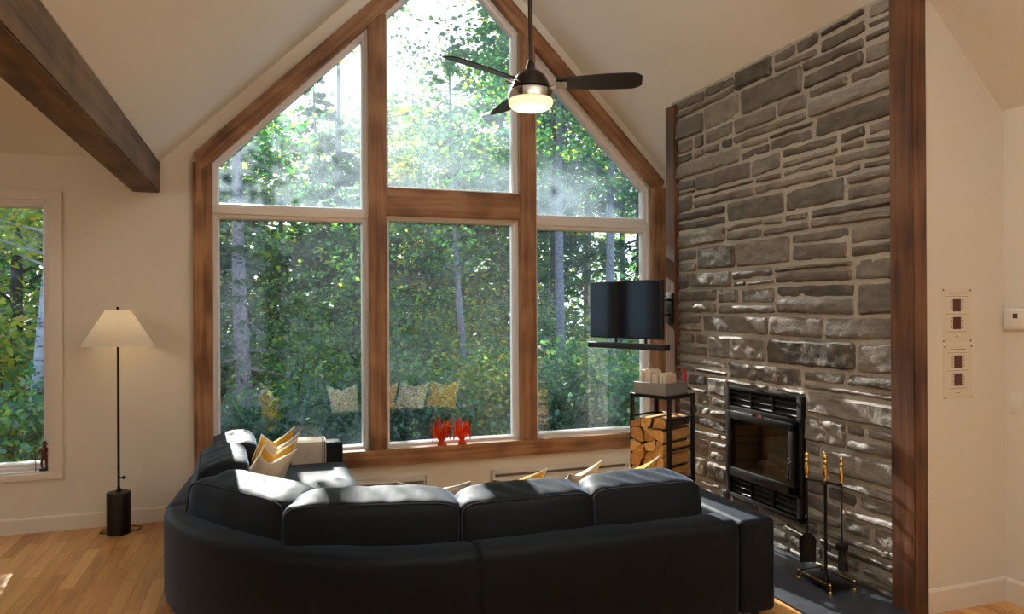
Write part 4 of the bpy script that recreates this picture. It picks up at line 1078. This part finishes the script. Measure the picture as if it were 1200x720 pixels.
# ------------------------------------------------------------------ outdoors
def gz(y): return -1.0+.012*(y-6)
q = MB(); q.strip([[(-45+90*i/30, 6.3+60*j/20, gz(6.3+60*j/20)+.25*mnoise.noise(Vector((i*.7, j*.7, 0)))) for j in range(21)] for i in range(31)]); struct('ground', q, MT['ground'])
def leaf_mesh(name, pts, size, mat, parent, flat=.35):
    n = len(pts); P = np.asarray(pts)
    d = rng.normal(size=(n, 3)); d[:, 2] *= .6; d /= np.linalg.norm(d, axis=1)[:, None]
    up_ = rng.normal(size=(n, 3))*flat*2+np.array([0, 0, 1.]); s = np.cross(d, up_); s /= (np.linalg.norm(s, axis=1)[:, None]+1e-9)
    ln = size*rng.uniform(.65, 1.35, n)[:, None]; wd = ln*rng.uniform(.28, .42, n)[:, None]
    nn = np.cross(s, d)
    V = np.stack([P-d*ln*.5, P+s*wd-d*ln*.05+nn*wd*.25, P+d*ln*.5, P-s*wd-d*ln*.05+nn*wd*.25], 1).reshape(-1, 3)
    Wi = np.array(wmat(parent).inverted()); V = V@Wi[:3, :3].T+Wi[:3, 3]
    me = bpy.data.meshes.new(name); me.vertices.add(4*n); me.vertices.foreach_set('co', V.astype(np.float32).ravel())
    me.loops.add(4*n); me.loops.foreach_set('vertex_index', np.arange(4*n, dtype=np.int32)); me.polygons.add(n)
    me.polygons.foreach_set('loop_start', np.arange(0, 4*n, 4, dtype=np.int32)); me.polygons.foreach_set('loop_total', np.full(n, 4, np.int32))
    me.materials.append(mat); me.update(calc_edges=True); me.validate()
    o = bpy.data.objects.new(name, me); COL.objects.link(o); o.parent = parent; return o
def tree(label, px, Y, top, r, width, mat, bark, n=9000, leaf=.11, low=.2, lean=(0, 0), group='trees beyond the windows', kind='d', cat='tree', bend=0):
    x = ray_at(px, Y); zb = gz(Y)-.15; hh = top-zb
    root = empty('tree', (x, Y, zb), label=label, cat=cat, group=group)
    path = []
    for i in range(13):
        t = i/12; path.append(Vector((x+lean[0]*t*hh+.10*r*6*mnoise.noise(Vector((t*2.5, px, 0)))+bend*math.sin(t*PI), Y+lean[1]*t*hh+.10*mnoise.noise(Vector((t*2.5, px, 7))), zb+hh*t*.97)))
    def tp(t): i = min(11, int(t*12)); f = t*12-i; return path[i].lerp(path[i+1], f)
    q = MB(); q.tube(path, [r*(1.25 if i == 0 else 1)*(1-.86*i/12) for i in range(13)], 10)
    nbr = 46 if n else 10; pts = []; cl = []
    for k in range(nbr):
        t = low+(1-low)*(k+random.random())/nbr; p0 = tp(t); az = random.random()*2*PI
        if kind == 'c': ln = width*(1.08-t)*rnd(.7, 1.1); el_ = rnd(-.35, .05)
        else: ln = width*(.45+.55*math.sin(PI*min(1, (t-low)/(1-low)*.85+.12)))*rnd(.6, 1.1); el_ = rnd(0, .6)
        d = Vector((math.cos(az)*math.cos(el_), math.sin(az)*math.cos(el_), math.sin(el_)))
        p1 = p0+d*ln*.5; p2 = p0+d*ln+Vector((0, 0, -.10*ln if kind == 'c' else .05*ln))
        q.tube([p0, p1, p2], [max(.006, r*.22*(1-t)+.010), .010, .004], 5, caps=False); cl.append((p0, p1, p2, ln))
    obj('trunk', q, bark, root, 0)
    if n:
        tot = sum(c[3] for c in cl)
        for (p0, p1, p2, ln) in cl:
            m_ = int(n*ln/tot); tt = rng.uniform(.18, 1.05, m_)
            A, B_, C2 = np.array(p0), np.array(p1), np.array(p2)
            base = (1-tt)[:, None]**2*A+(2*tt*(1-tt))[:, None]*B_+(tt**2)[:, None]*C2
            sp = ln*(.07+.11*tt)[:, None]
            pts.append(base+rng.normal(size=(m_, 3))*sp*np.array([1, 1, .35 if kind == 'c' else .6]))
        leaf_mesh('foliage', np.concatenate(pts), leaf, mat, root)
    return root
def bush(label, px, Y, w, h, mat, n=5000, leaf=.09):
    x = ray_at(px, Y); zb = gz(Y)-.1; root = empty('shrub', (x, Y, zb), label=label, cat='shrub', group='undergrowth below the windows')
    q = MB(); cl = []
    for k in range(9):
        a_ = rnd(0, 2*PI); tip = Vector((x+math.cos(a_)*w*rnd(.2, .6), Y+math.sin(a_)*w*.5*rnd(.2, .6), zb+h*rnd(.6, 1)))
        q.tube([(x, Y, zb), ((x+tip.x)/2, (Y+tip.y)/2, zb+(tip.z-zb)*.6), tip], [.02, .012, .005], 5, caps=False); cl.append(tip)
    obj('stem', q, MT['trunkdark'], root, 0)
    c = rng.integers(0, 9, n); C2 = np.array(cl)[c]
    P = C2*rng.uniform(.65, 1, n)[:, None]+np.array([x, Y, zb+h*.35])*0; 
    s_ = rng.uniform(.35, 1.05, n)[:, None]; P = np.array([x, Y, zb])*(1-s_)+C2*s_+rng.normal(size=(n, 3))*np.array([w*.16, w*.14, h*.13])
    leaf_mesh('foliage', P, leaf, mat, root); return root
LG, LD, LY_ = MT['leaf_green'], MT['leaf_dark'], MT['leaf_yellow']; TK, TD, TB = MT['trunk'], MT['trunkdark'], MT['birch']
# main visible trunks, then two added trees whose unseen crowns block sun
tree('thick grey trunk leaning left behind the left pane of the gable window', 289, 10.5, 7.5, .135, 1.1, LD, TK, 1200, .085, .22, (-.030, 0), kind='c')
tree('slender grey trunk curving up behind the centre pane', 555, 12.5, 6.5, .085, 1.0, LG, TK, 1800, .10, .42, (-.055, .0), bend=-.12)
tree('straight grey trunk at the left of the right pane', 657, 13.0, 12.0, .11, 3.3, LG, TK, 13000, .12, .44, (-.004, 0))
tree('darker trunk just behind the straight grey one in the right pane', 650, 15.0, 13.0, .10, 2.4, LD, TD, 9000, .10, .3, (.0, 0), kind='c')
tree('grey trunk at the right of the right pane, partly behind the television', 716, 12.0, 12.5, .10, 2.3, LG, TK, 11000, .095, .34)
tree('white birch trunk leaning right seen through the left window', 24, 10.0, 7.5, .075, 2.0, LY_, TB, 8000, .09, .38, (.085, .0))
tree('dark trunk near the left mullion post', 416, 12.5, 3.6, .10, 1.1, LG, TD, 2200, .09, .3)
tree('added tall bare-stemmed tree far behind the left pane, unseen crown blocking sun', 398, 20.0, 14.0, .12, 2.6, LG, TK, 14000, .17, .745)  # crown added out of view to block sun through the upper panes
tree('added tall thin tree far behind the left mullion post, unseen crown blocking sun', 425, 21.5, 14.8, .12, 2.6, LG, TD, 14000, .17, .745)  # second added crown, also out of view, keeping sun off the upper stone
# crowns
rows_ = [  # px, Y, top, width, kind, n
 (245, 15, 8.6, 2.6, 'c', 13000), (330, 17, 9.6, 2.8, 'd', 15000), (395, 16, 8.7, 2.4, 'c', 13000), (440, 19, 9.2, 2.4, 'c', 13000), (500, 20, 6.8, 2.4, 'd', 14000), (540, 18, 6.6, 2.2, 'd', 12000),
 (590, 21, 13.5, 2.9, 'c', 17000), (625, 18, 12.0, 2.6, 'd', 15000), (690, 19, 13.5, 3.0, 'd', 17000), (750, 17, 12.5, 2.8, 'c', 15000), (800, 16, 11, 2.8, 'd', 12000),
 (280, 23, 12.5, 3.4, 'd', 15000), (370, 25, 13.5, 3.6, 'c', 16000), (455, 27, 9.2, 3.0, 'd', 15000), (545, 28, 8.2, 3.4, 'd', 14000), (640, 26, 16, 3.8, 'd', 16000), (730, 25, 16, 3.8, 'd', 15000),
 (20, 13, 8.0, 2.8, 'd', 15000), (-40, 15, 9, 3.0, 'd', 14000), (60, 17, 9, 3.2, 'c', 15000), (0, 21, 11, 3.6, 'd', 15000), (110, 20, 10, 3.2, 'd', 9000), (180, 18, 9.5, 3.0, 'd', 9000)]
place = {245: 'beyond the left side of the gable window', 330: 'in the left pane', 395: 'right of centre in the left pane', 440: 'behind the left mullion post', 500: 'below the bright sky in the centre panes', 540: 'low in the centre, right of the sky gap',
 590: 'right side of the centre panes', 625: 'behind the right mullion post', 690: 'middle of the right panes', 750: 'behind the television', 800: 'behind the stone chimney post', 280: 'far back beyond the thick grey trunk', 370: 'far back in the left panes', 455: 'far back at the left edge of the centre panes',
 545: 'far back under the sky gap', 640: 'far back at the left of the right panes', 730: 'far back at the right of the right panes', 20: 'nearest the birch in the left window', -40: 'at the left frame edge of the left window', 60: 'behind the birch in the left window', 0: 'far back in the left window', 110: 'behind the wall between the two windows', 180: 'behind the wall left of the gable window'}
for k, (px, Y, top, w_, kd, n_) in enumerate(rows_):
    xb = ray_at(px, Y)+.10*(Y-6)
    if -.5-w_*.7 < xb < 3.4+w_*.7: top = min(top, (.9 if kd == 'c' else .1)+.50*(Y-6))
    n_ = int(n_*.45)
    m_ = LD if kd == 'c' else (LY_ if k in (2, 12, 17, 20, 15, 4) and kd == 'd' else LG)
    tree('%s %s' % ('dark evergreen tree' if kd == 'c' else ('yellowing leafy tree' if m_ is LY_ else 'green leafy tree'), place[px]), px, Y, top, .09+.002*Y, w_, m_, TD if k % 2 else TK, n_, .085+.005*Y, .10, kind=kd)
bs = [(250, 9.6, 2.0, 1.9, LD), (310, 9.2, 2.2, 1.9, LD), (360, 10, 2.2, 2.0, LG), (420, 10.5, 2.0, 1.8, LD), (470, 11, 2.2, 2.2, LG), (520, 11.5, 2.2, 2.0, LG), (570, 11.0, 2.0, 2.1, LY_), (620, 11.5, 2.2, 2.2, LG), (670, 11.0, 2.0, 2.2, LG), (720, 10.5, 2.0, 2.2, LG), (770, 10.0, 2.2, 2.2, LG),
      (-20, 9.5, 2.2, 2.2, LG), (40, 9.8, 2.0, 1.6, LY_), (90, 10, 2.2, 2.0, LG), (345, 13.5, 2.6, 3.4, LG), (450, 14, 2.6, 3.4, LG), (530, 14.5, 2.6, 3.6, LY_), (600, 14, 2.6, 3.4, LG), (690, 14.5, 2.6, 3.8, LY_), (400, 12, 2.2, 2.8, LG), (5, 12, 2.4, 3.2, LY_)]
for k, (px, Y, w_, h_, m_) in enumerate(bs):
    side = 'in the left window' if px < 120 else 'in the left pane' if px < 430 else 'in the centre pane' if px < 610 else 'in the right pane'
    bush('%s shrub %s, %s' % ({id(LG): 'green leafy', id(LD): 'dark blue-green', id(LY_): 'yellow-green'}[id(m_)], side, ['low at the sill, %s' % w for w in ('far left', 'below the thick trunk', 'before the middle', 'by the mullion post')][k] if k < 4 else ('near the glass, spot %s' % ('left', 'centre', 'right')[k % 3] if Y < 12 else 'tall and set farther back, %s' % ('left', 'centre', 'right')[k % 3])), px, Y, w_, h_*(.85 if Y < 12 else .8), m_, 5200, .085)

# ------------------------------------------------------------------ sun and sky
sd = Vector((.10, -1, -.50)).normalized()
sl = bpy.data.lights.new('sun', 'SUN'); sl.energy = 17; sl.angle = math.radians(.6); sl.color = (1, .95, .88)
so = bpy.data.objects.new('sun', sl); COL.objects.link(so); so.rotation_euler = sd.to_track_quat('-Z', 'Y').to_euler(); so.location = (0, 20, 20)
w = bpy.data.worlds.new('world'); scn.world = w; w.use_nodes = True; nt = w.node_tree; nt.nodes.clear()
out = nt.nodes.new('ShaderNodeOutputWorld'); bg = nt.nodes.new('ShaderNodeBackground'); L(nt, bg.outputs[0], out.inputs[0])
tc = N(nt, 'TexCoord'); dt = N(nt, 'VectorMath', operation='DOT_PRODUCT'); L(nt, tc.outputs['Generated'], dt.inputs[0]); dt.inputs[1].default_value = tuple(-sd)
cl_ = ramp(nt, dt.outputs['Value'], [(.0, (.38, .62, 1.0)), (.62, (.62, .82, 1.0)), (.95, (1, 1, 1))])
L(nt, cl_, bg.inputs[0]); bg.inputs[1].default_value = 2.4

scn.view_settings.view_transform = 'Standard'; scn.view_settings.look = 'None'; scn.view_settings.exposure = 0; scn.view_settings.gamma = 1
scn.view_settings.use_curve_mapping = False
cy = scn.cycles
cy.use_denoising = True; cy.max_bounces = 8; cy.diffuse_bounces = 4; cy.glossy_bounces = 4; cy.transmission_bounces = 4; cy.transparent_max_bounces = 16
cy.caustics_reflective = False; cy.caustics_refractive = False; cy.sample_clamp_indirect = 6
